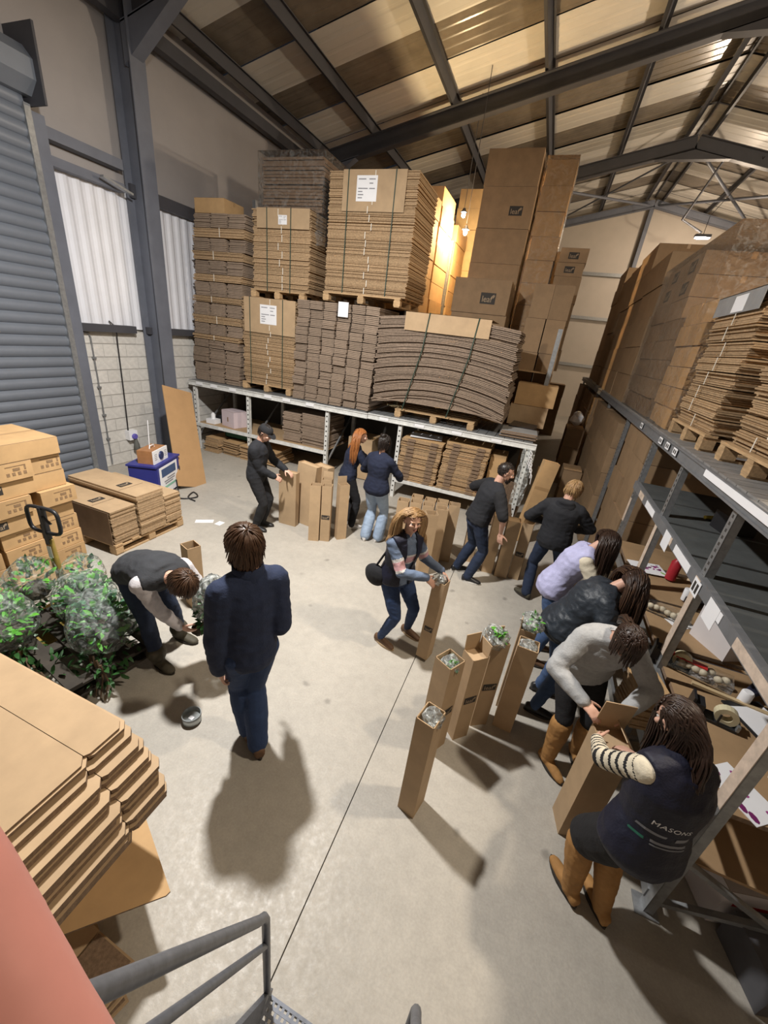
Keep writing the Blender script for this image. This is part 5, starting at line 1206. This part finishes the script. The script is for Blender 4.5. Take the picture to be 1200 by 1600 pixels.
    def shoes(s, m, sole, boot=0, name='shoe'):
        k = s.k
        for i in (0, 1):
            f = s.feet[i]; yw = R_(f[-1]); fd = V((math.cos(yw), math.sin(yw), 0)); sd = V((-fd.y, fd.x, 0)); a = s.p(s.ank[i]); g = a-V((0, 0, .085*k)); U = V((0, 0, 1))
            w = .88 if s.fem else 1
            R = [(-.075, .030, .040, .045), (-.06, .038, .052, .05), (.0, .040, .058, .05), (.06, .042, .046, .042), (.12, .047, .034, .034), (.165, .040, .026, .027), (.192, .020, .015, .022)]
            mb = MB(); n = 14; rings = []
            for x, hw, hh, cz in R: rings.append((g+fd*x*k+U*cz*k, sd*hw*k*w, U*hh*k*.9))
            loft(mb, rings, n); mb.ball(a, .044*k, 12, 8)
            if boot:
                kn = s.p(s.kn[i]); top = a.lerp(kn, boot); limb(mb, [a-U*.02, a.lerp(top, .3), a.lerp(top, .7), top], [.048*k, .058*k, .074*k, .078*k], .004)
            sh = remesh(mb, 'boot' if boot else name, m, s.o, .009, 2, .003 if boot else 0, 20)
            sm = MB(); n = 16; pts = []
            for q in range(20):
                t = 2*PI*q/20; c_ = math.cos(t); x = .058+c_*.140; hw = (.040+.008*math.sin((x-.0)/.19*PI) if True else 0)*math.sin(t); pts.append(g+fd*x*k+sd*hw*k*1.08*w)
            sm.add([q+U*.001 for q in pts]+[q+U*.024*k for q in pts], [tuple(range(20))[::-1], tuple(range(20, 40))]+[(q, (q+1) % 20, 20+(q+1) % 20, 20+q) for q in range(20)])
            sm.build('sole', sole, sh)
    def hair(s, m, style='short', length=.05, n=150, seed=0, rad=.009, tips=None, part=True):
        n = int(n*2.4); rad *= .52; s.parted = part
        s.hairmat = m; r = random.Random(seed+50); c = s.p(s.hc); M, k = s.hM, s.hk; E = V((.102*k, .083*k, .100*k)); cen = c+M @ V((-.010*k, 0, .024*k))
        mb = MB(); mats = [m] if not tips else [m, tips]
        def surf(d, q=1.0): return cen+M @ V((d.x*E.x*q, d.y*E.y*q, d.z*E.z*q))
        def hairy(d): return not (d.x > .30 and d.z < .42-.0*d.x) and not (d.z < (-.55 if d.x > -.15 else -.86)) and not (abs(d.y) > .75 and d.z < -.1 and d.x > .05)
        # cap
        vs = []; idx = {}; nn = 26; mm = 16; fs = []
        for i in range(mm+1):
            t = PI*i/mm
            for q in range(nn):
                a = 2*PI*q/nn; d = V((math.sin(t)*math.cos(a), math.sin(t)*math.sin(a), math.cos(t))); vs.append((d, surf(d, 1.0+.03*noise.noise(d*5+V((seed, 0, 0))))))
        for i in range(mm):
            for q in range(nn):
                f = (i*nn+q, (i+1)*nn+q, (i+1)*nn+(q+1) % nn, i*nn+(q+1) % nn)
                if all(hairy(vs[x][0]) for x in f): fs.append(f)
        mb.add([v for _, v in vs], fs, 0, True)
        g = V((0, 0, -1)); ph = r.uniform(0, 6)
        for q in range(n):
            for _ in range(40):
                z = r.uniform(-.5, 1); a = r.uniform(0, 2*PI); rr = math.sqrt(max(0, 1-z*z)); d = V((rr*math.cos(a), rr*math.sin(a), z))
                if hairy(d): break
            p = surf(d, 1.01); pts = [p]; L = length*r.uniform(.75, 1.15)*(1.5 if style == 'short' and d.z < .1 and d.x < .1 else 1)
            if style == 'short': t = (d-V((-.45, .05, .85))); t = t-d*t.dot(d)*.9; t = M @ t
            elif style == 'back': t = M @ V((-.7, -d.y*.95, -.55))
            else: t = M @ V((-.25, (1 if d.y > 0 else -1)*.9, .0))
            steps = 4 if style == 'short' else 9
            u = t.normalized(); st = L/steps
            for j in range(steps):
                gw = .12 if style == 'short' else min(.9, .2+.12*j)
                u = (u*(1-gw)+g*gw+V((noise.noise(p*9+V((ph, 0, 0))), noise.noise(p*9+V((0, ph, 0))), 0))*(.10 if style == 'short' else .16)).normalized()
                p = p+u*st; l = M.transposed() @ (p-cen); l2 = V((l.x/E.x, l.y/E.y, l.z/E.z))
                if style == 'long' and s.parted and l2.x > .10 and l2.z < .45: l2 = V((.10, (l2.y if abs(l2.y) > .7 else math.copysign(.85, l2.y)), l2.z)); p = cen+M @ V((l2.x*E.x, l2.y*E.y, l2.z*E.z))
                if l2.length < 1.04: l2 = l2.normalized()*(1.04+.03*r.random()); p = cen+M @ V((l2.x*E.x, l2.y*E.y, l2.z*E.z))
                for b_, br in ((s.p(s.sp(.42)), .155*k), (s.p(s.sp(.30)), .150*k), (s.p(s.nb), .075*k), (s.p(s.sh[0]), .085*k), (s.p(s.sh[1]), .085*k)):
                    v = p-b_
                    if style == 'back': br *= .86
                    if v.length < br and style != 'short': p = b_+v.normalized()*br
                pts.append(p)
            rs = [rad*k*(1 if j < len(pts)-2 else .75-.45*(j-len(pts)+2)) for j in range(len(pts))]
            mb.tube(pts, rs, 5, 1 if tips and r.random() < .35 else 0)
        o = mb.build('hair', mats, s.o); return o
    def tail(s, m, name, pts, rs, seed=0):
        mb = MB(); r = random.Random(seed); P = [s.p(s.hc)+s.hM @ (V(q)*s.hk) if len(q) == 3 else V(q[:3]) for q in pts]
        for q in range(16):
            o = V((r.uniform(-1, 1), r.uniform(-1, 1), r.uniform(-1, 1)))
            mb.tube([p+o*rr*.8 for p, rr in zip(P, rs)], [max(.004, rr*.42) for rr in rs], 5)
        return mb.build(name, m, s.o)
    def collar(s, m, r=.072, h=.05, name='collar', t=.008, tilt=.35, open_=0):
        mb = MB(); c = s.p(s.nb)-s.d2*.012*s.k; d = (s.d2*.8+s.hu*.2).normalized(); a = s.Lt; b = a.cross(d).normalized(); a = d.cross(b)*-1; n = 20; k = s.k
        rows = [(r*1.08, -.01), (r, h*.5), (r*.98, h), (r*.98-t, h), (r-t, 0)]
        vs = [c+(a*math.cos(2*PI*q/n)*(1.08)+b*math.sin(2*PI*q/n))*rr*k+d*z*k for rr, z in rows for q in range(n)]; fs = []
        for i in range(len(rows)-1):
            for q in range(n): q2 = (q+1) % n; fs.append((i*n+q, i*n+q2, (i+1)*n+q2, (i+1)*n+q))
        return mb.add(vs, fs, 0, True).build(name, m, s.o)
    def armparam(s, i, c):     # how far down the arm a point is, 0 shoulder to 2 wrist; and its distance off the arm
        best = (9, 0)
        for j, (a, b) in enumerate(((s.p(s.sh[i]), s.p(s.el[i])), (s.p(s.el[i]), s.p(s.wr[i])))):
            ab = b-a; t = max(0, min(1, (c-a).dot(ab)/ab.length_squared)); dd = (c-(a+ab*t)).length
            if dd < best[0]: best = (dd, j+t)
        return best
    def trunkparam(s, c):
        return (c-s.p(s.P)).dot(((s.d1+s.d2)/2).normalized())/s.k

# 1 the tall man standing with his back to us
f = Fig('tall man in navy fleece and dark jeans standing with his back turned', (-1.345, 1.63, 1.0), 150, 1.91, 1, hp=6, hy=10, feet=((-1.455, 1.70, 138), (-1.315, 1.63, 140)), hands=((-1.49, 1.49, .84), (-1.38, 1.96, 1.08)), elb=((-.1, -.6, -.3), (.2, -.1, -.9)), bulk=.74)
f.body(); f.shirt('fleece_jacket', NAVY, .036, -.16, seed=1); f.legs('jeans', INDIGO, .014, wide=.022, seed=1); f.shoes(BROWNS, DSOLE); f.collar(NAVY, .080, .095); f.hair(HB, 'short', .075, 260, 1, .010); f.face(0)
# 2 the man bending over the plants
f = Fig('man in charcoal gilet and pale sleeves bending down over a bagged plant', (-2.80, 1.99, .93), -13, 1.76, 80, hp=72, hy=8, feet=((-2.70, 2.24, 5), (-2.60, 1.90, -6)), hands=((-2.24, 2.13, .53, (.5, -.2, -.7), (.2, -.9, .1), .8), (-2.32, 1.93, .54, (.6, .4, -.5), (.1, .9, .1), .8)), elb=((0, .6, .3), (-.2, -.6, .2)), group='people packing plants')
f.body(); f.shirt('jumper', PALE, .014, -.06, seed=2); f.shirt('gilet', CHAR, .030, -.09, 0, .006, seed=3); f.legs('jeans', DJEAN, .010, wide=.008, seed=2); f.shoes(OLIVEB, DSOLE, .16); f.collar(CHAR, .075, .05); f.hair(HB, 'short', .07, 240, 2, .009); f.face(0)
# 3 the woman carrying a tall carton
f = Fig('long haired woman in striped jumper and navy gilet carrying a tall carton', (-.87, 3.20, .84), -34, 1.66, 10, True, hp=4, hy=-16, twist=-4, feet=((-.72, 3.42, -20), (-.93, 3.15, -18)), hands=((-.46, 3.28, .98, (.7, .0, -.5), (0, -.4, -.9), .5), (-.56, 3.10, .97, (.7, .15, -.5), (0, .5, -.8), .5)), elb=((-.2, .5, -.6), (-.3, -.6, -.6)))
def stripes3(c, f=f):
    for i in (0, 1):
        dd, t = f.armparam(i, c)
        if dd < .085 and t > .12:
            return 2 if .52 < t < .62 or .90 < t < .99 else (1 if .62 <= t <= .90 else 0)
    z = f.trunkparam(c); return 2 if .24 < z < .265 or .335 < z < .36 else (1 if .265 <= z <= .335 else 0)
f.body(); f.shirt('striped_jumper', [SLATE, PINKS, WHITES], .016, -.08, paint=stripes3, seed=4)
mb = MB(); f.torso(mb, .034, -.06, .51)
for i in (0, 1): mb.ball(f.p(f.sh[i])-f.Lt*(.03 if i == 0 else -.03)-V((0, 0, .02)), .070, 12, 8)
gl = remesh(mb, 'gilet', NAVYV, f.o, .0115, 3, .005, seed=5)
bmx = bmesh.new(); bmx.from_mesh(gl.data)          # the gilet hangs open at the front
dl = [q for q in bmx.faces if (q.calc_center_median()-f.p(f.sp(.2))).dot(f.Ft) > 0 and abs((q.calc_center_median()-f.p(f.sp(.2))).dot(f.Lt)) < .055]
bmesh.ops.delete(bmx, geom=dl, context='FACES'); bmx.to_mesh(gl.data); bmx.free()
f.legs('jeans', INDIGO, .006, seed=4); f.shoes(BROWNS, TSOLE); f.hair(HBL, 'long', .33, 120, 3, .009, tips=HBF); f.face(0)
bg = MB(); bp = f.p(f.P)-f.L*.20*f.k-f.F*.09+V((0, 0, .0)); bg.ball(bp, (.13, .07, .11), 14, 10, rot=rotz(R_(-24))); remesh(bg, 'shoulder_bag', BLK, f.o, .012, 2, .004)
MB().tube([bp+V((0, 0, .1)), f.p(f.sp(.25))-f.Lt*.17-f.Ft*.05, f.p(f.sh[1])+f.Lt*.06+V((0, 0, .075))], .012, 6).build('bag_strap', BLK, f.o)
# 4 the capped man
f = Fig('man in black clothes and a black cap standing by the broad flat carton', (-3.57, 4.56, .88), 12, 1.70, 7, hp=30, hy=-8, feet=((-3.56, 4.66, 18), (-3.55, 4.50, 0)), hands=((-3.26, 4.84, .95, None, (0, 0, -1), .5), (-3.30, 4.60, .90, None, (0, .6, -.6), .6)), elb=((-.5, .5, -.7), (-.7, -.4, -.6)))
f.body(); f.shirt('black_jacket', BLKJ, .022, -.14, seed=6); f.legs('black_trousers', BLK, .012, wide=.012, seed=6); f.shoes(BLKS, DSOLE); f.collar(BLKJ, .07, .045); f.hair(HBK, 'short', .03, 120, 4, .008); f.face(0)
c = f.p(f.hc); M, k = f.hM, f.hk
cp = MB(); nn = 20; rows = [(1.0, .25), (.99, .55), (.86, .88), (.5, 1.08), (.02, 1.14)]
cp.add([c+M @ V(((-.008+.106*r_*math.cos(2*PI*q/nn))*k, .090*r_*math.sin(2*PI*q/nn)*k, (.018+.092*z)*k)) for r_, z in rows for q in range(nn)], [(i*nn+q, i*nn+(q+1) % nn, (i+1)*nn+(q+1) % nn, (i+1)*nn+q) for i in range(4) for q in range(nn)], 0, True)
cpo = cp.build('cap', BLK, f.o)
br_ = MB(); pts = [(.085+.085*math.cos(a), .078*math.sin(a)) for a in [PI*(-.5+q/14) for q in range(15)]]
br_.add([c+M @ V((x*k, y*k, (.040-.25*(x-.085))*k)) for x, y in pts]+[c+M @ V((x*k, y*k, (.046-.25*(x-.085))*k)) for x, y in pts], [tuple(range(15))[::-1], tuple(range(15, 30))]+[(q, q+1, 16+q, 15+q) for q in range(14)])
br_.build('brim', BLK, cpo)
# 5 the ginger haired woman
f = Fig('ginger haired woman in navy jumper reaching into the low rack', (-2.50, 5.42, .87), 42, 1.66, 14, True, hp=8, hy=-18, feet=((-2.46, 5.52, 48), (-2.34, 5.36, 40)), hands=((-2.14, 5.86, .98), (-2.06, 5.62, 1.0)), elb=((-.2, .5, -.6), (.1, -.6, -.6)))
f.body(); f.shirt('navy_jumper', NAVY2, .020, -.10, seed=7); f.legs('black_trousers', BLK, .010, wide=.014, seed=7); f.shoes(WHITESH, SOLE); f.hair(HG, 'long', .42, 150, 5, .010); f.face(0)
# 6 the person in light jeans
f = Fig('person in navy jumper and light blue jeans seen from behind, hair in a bun', (-1.90, 5.16, .89), 78, 1.70, 4, True, hp=10, hy=-4, feet=((-1.99, 5.14, 95), (-1.80, 5.20, 70)), hands=((-2.08, 5.52, 1.02), (-1.66, 5.50, .98)), elb=((-.6, -.2, -.5), (.7, -.2, -.5)), bulk=1.08)
f.body(); f.shirt('navy_jumper', NAVY2, .026, -.10, seed=8); f.legs('light_jeans', LJEAN, .014, wide=.034, seed=8); f.shoes(WHITESH, SOLE); f.hair(HBK, 'back', .10, 150, 6, .008); f.face(0)
bn = MB(); bc = f.p(f.hc)+f.hM @ V((-.07, 0, .10))
for q in range(14): bn.tube([bc+V((.034*math.cos(a+q), .034*math.sin(a+q), .012*math.sin(q*2.3)+.006*math.cos(a*2))) for a in [PI*j/5 for j in range(8)]], .011, 5)
bn.build('hair_bun', HBK, f.o)
# 7 the bald bearded man
f = Fig('balding bearded man in black gilet and T-shirt leaning along the low rack', (-.36, 4.90, .92), 34, 1.76, 16, hp=14, hy=-22, side=-6, feet=((-.50, 5.02, 30), (-.31, 4.82, 2)), hands=((-.36, 5.30, 1.05), (-.03, 4.74, .86, (.1, -.1, -1), (.3, .6, 0), .5)), elb=((-.5, .5, -.5), (.3, -.6, -.3)))
f.body(); f.shirt('black_shirt', BLK, .024, -.08, .46, seed=9); f.shirt('gilet', BLKJ, .032, -.09, 0, .005, seed=10); f.legs('dark_jeans', DJEAN, .012, wide=.014, seed=9); f.shoes(BLKS, SOLE); f.collar(BLKJ, .072, .05)
f.hair(HBK, 'short', .012, 60, 7, .006)
bd_ = MB(); c = f.p(f.hc); M, k = f.hM, f.hk; r = random.Random(4)
for q in range(90):
    a = r.uniform(-1.5, 1.5); z = r.uniform(-.105, -.045); p0 = c+M @ V(((.022+.068*math.cos(a)*(1 if z > -.09 else .8))*k, .060*math.sin(a)*k, z*k)); bd_.tube([p0, p0+M @ V((.012*math.cos(a), .010*math.sin(a), -.016))], [.007, .003], 5)
bd_.build('beard', HBK, f.o); f.face(0)
# 8 the fair haired man by the aisle
f = Fig('fair haired man in black hoodie and dark jeans, back turned, by the aisle', (.60, 4.90, .88), 84, 1.70, 8, hp=28, hy=-30, feet=((.47, 4.86, 140), (.84, 4.97, 70)), hands=((.42, 5.16, 1.0), (.86, 5.18, .98)), elb=((-.8, -.2, -.4), (.8, -.2, -.4)), bulk=1.08)
f.body(); f.shirt('black_hoodie', BLKJ, .028, -.10, seed=11); f.legs('dark_jeans', DJEAN, .012, wide=.016, seed=11); f.shoes(OLIVEB, DSOLE); f.hair(HBF, 'short', .06, 220, 8, .009, tips=HBL); f.face(0)
hd_ = MB(); hc_ = f.p(f.sp(.47))-f.Ft*.085; hd_.ball(hc_, (.115, .05, .085), 14, 10, rot=Matrix((f.Lt, f.Ft, f.d2)).transposed()); hd_.ball(hc_+f.d2*.05, (.10, .06, .04), 14, 10, rot=Matrix((f.Lt, f.Ft, f.d2)).transposed()); remesh(hd_, 'hood', BLKJ, f.o, .011, 2, .006)
# 9 the woman in the lilac gilet
f = Fig('woman in lilac gilet and cream sleeves leaning over the bench', (.58, 3.76, .90), 4, 1.68, 26, True, hp=42, hy=0, feet=((.60, 3.88, 10), (.58, 3.62, 0)), hands=((1.16, 3.95, 1.02, None, (0, 0, -1), .4), (1.12, 3.64, 1.02, None, (0, 0, -1), .4)), elb=((-.2, .6, -.5), (-.2, -.6, -.5)))
f.body(); f.shirt('cream_jumper', CREAM, .018, -.06, seed=12); f.shirt('gilet', LILAC, .034, -.10, 0, .006, seed=13); f.legs('jeans', MJEAN, .010, seed=12); f.shoes(BROWNS, DSOLE); f.collar(LILAC, .075, .06); f.hair(HD, 'long', .34, 170, 9, .010, part=False); f.face(0)
# 10 the woman in the dark padded jacket
f = Fig('woman in dark padded jacket with long brown hair bent over the bench', (.64, 3.13, .90), 6, 1.70, 32, True, hp=50, hy=4, feet=((.68, 3.27, 8), (.64, 2.99, 0)), hands=((1.14, 3.26, 1.0, None, (0, 0, -1), .4), (1.12, 3.0, 1.0, None, (0, 0, -1), .4)), elb=((-.2, .6, -.4), (-.2, -.6, -.4)), bulk=1.05)
f.body(); f.shirt('padded_jacket', PADJ, .036, -.12, seed=14, wr=.010, wf=16); f.legs('jeans', MJEAN, .010, seed=14); f.shoes(BLKS, DSOLE); f.hair(HD, 'long', .40, 200, 10, .008, tips=HB, part=False); f.face(0)
# 11 the woman in the grey jumper
f = Fig('woman in grey marl jumper and tan boots packing a tall carton', (.80, 2.76, .88), -80, 1.70, 31, True, hp=50, hy=6, feet=((.98, 2.70, -75), (.76, 2.53, -50)), hands=((1.00, 2.30, .98, None, (-.4, -.1, -.9), .5), (.735, 2.25, .98, None, (.4, .1, -.9), .5)), elb=((.8, .2, -.3), (-.8, .2, -.3)), bulk=1.12)
f.body(); f.shirt('grey_jumper', GREYM, .026, -.10, seed=15, wr=.008); f.legs('black_trousers', BLK, .012, seed=15); f.shoes(TANB, DSOLE, .82); f.collar(WHITES, .066, .04); f.hair(HD, 'back', .13, 190, 11, .009); f.face(0)
f.tail(HD, 'ponytail', [(-.10, 0, .03), (-.14, .01, -.03), (-.15, .02, -.10), (-.13, .03, -.17)], [.022, .028, .022, .006], 2)
# 12 the woman in the sponsor vest
f = Fig('woman in navy vest with white lettering, striped sleeves and tan boots', (1.00, 1.60, .86), 116, 1.68, 8, True, hp=30, hy=6, side=-5, feet=((.90, 1.70, 122), (1.07, 1.68, 112)), hands=((.80, 1.98, .97, None, (.6, .3, -.4), .5), (1.02, 1.98, .95, None, (-.4, .2, -.8), .5)), elb=((-.7, -.2, -.5), (.6, -.2, -.5)), bulk=1.08)
def stripes12(c, f=f):
    for i in (0, 1):
        dd, t = f.armparam(i, c)
        if dd < .085 and t > .05: return 1 if (t*5.2) % 1 < .36 else 0
    return 0
f.body(); f.shirt('striped_top', [CREAM, BLACKS], .014, -.04, paint=stripes12, seed=16, wr=.004); vest = f.shirt('sponsor_vest', NAVYV, .034, -.11, 0, .004, seed=17); f.legs('black_shorts', BLK, .016, .40, .018, seed=16); f.shoes(TANB, DSOLE, .88); f.collar(NAVYV, .074, .05)
tights = MB()
f.hair(HD, 'back', .40, 150, 12, .010); f.face(0)
def back_text(txt, t, x, size, m, bold=False):
    cu = bpy.data.curves.new('lettering', 'FONT'); cu.body = txt; cu.size = size; cu.align_x = 'CENTER'; cu.space_character = 1.15; cu.extrude = .0006
    ob = bpy.data.objects.new('lettering', cu); COL.objects.link(ob); dg = bpy.context.evaluated_depsgraph_get(); me = bpy.data.meshes.new_from_object(ob.evaluated_get(dg)); bpy.data.objects.remove(ob)
    wrap(me, t, x); me.materials.clear(); me.materials.append(m); o = put(me, 'lettering', vest); stuff(o)
def wrap(me, t, x):
    from mathutils.bvhtree import BVHTree
    bv = BVHTree.FromPolygons([v.co for v in vest.data.vertices], [p.vertices for p in vest.data.polygons])
    for v in me.vertices:
        tt = t+v.co.y/f.k; d, Lt, Ft = f.fr(tt); c = f.p(f.sp(tt))-Lt*(v.co.x+x)*1.0     # seen from behind the reading direction runs to the wearer's right
        h_ = bv.ray_cast(c-Ft*.5, Ft)
        v.co = (h_[0] if h_[0] else c-Ft*.15)-Ft*(.0015+v.co.z)
TXT = mat('white_lettering', (.7, .7, .72), .7, 0); TXG = mat('grey_lettering', (.22, .23, .26), .7, 0)
back_text('MASONS', .245, -.055, .037, TXT)
def back_patch(x0, x1, t, h, m, nx=8):
    g = MB()
    for q in range(nx):
        a0 = x0+(x1-x0)*q/nx; a1 = x0+(x1-x0)*(q+1)/nx; g.quad((a0, -h/2, 0), (a1, -h/2, 0), (a1, h/2, 0), (a0, h/2, 0))
    me = g.mesh('lettering', m); wrap(me, t, 0); put(me, 'lettering', vest)
back_patch(-.16, -.06, .200, .014, TXG); back_patch(-.02, .05, .195, .022, TXG); back_patch(-.17, -.13, .150, .012, mat('green_patch', (.02, .12, .08), .7)); back_patch(-.11, .05, .155, .012, TXG); back_patch(-.11, .05, .137, .006, TXG)
# the photographer's fingertip, close to the lens
mb = MB(); A = [V(q) for q in ((-.0777, .0094, 2.8984), (-.0632, .0066, 2.882), (-.048, .0038, 2.8653), (-.0367, .0016, 2.8526), (-.020, -.002, 2.832))]
q0 = A[2]; A = [q-q0 for q in A]
mb.tube(A, [.0082, .0092, .0092, .0096, .0098], 16); mb.ball(A[0], .0083, 16, 10); fg.location = q0
remesh(mb, 'fingertip', mat('warm_skin', (.50, .22, .19), .55, .04, 60), fg, .0012, 6)
nl = MB().ball((0, 0, 0), (.0052, .0068, .0018), 12, 8).build('fingernail', mat('nail', (.55, .30, .26), .3, 0), fg, A[0]+V((-.003, .002, .0075)))
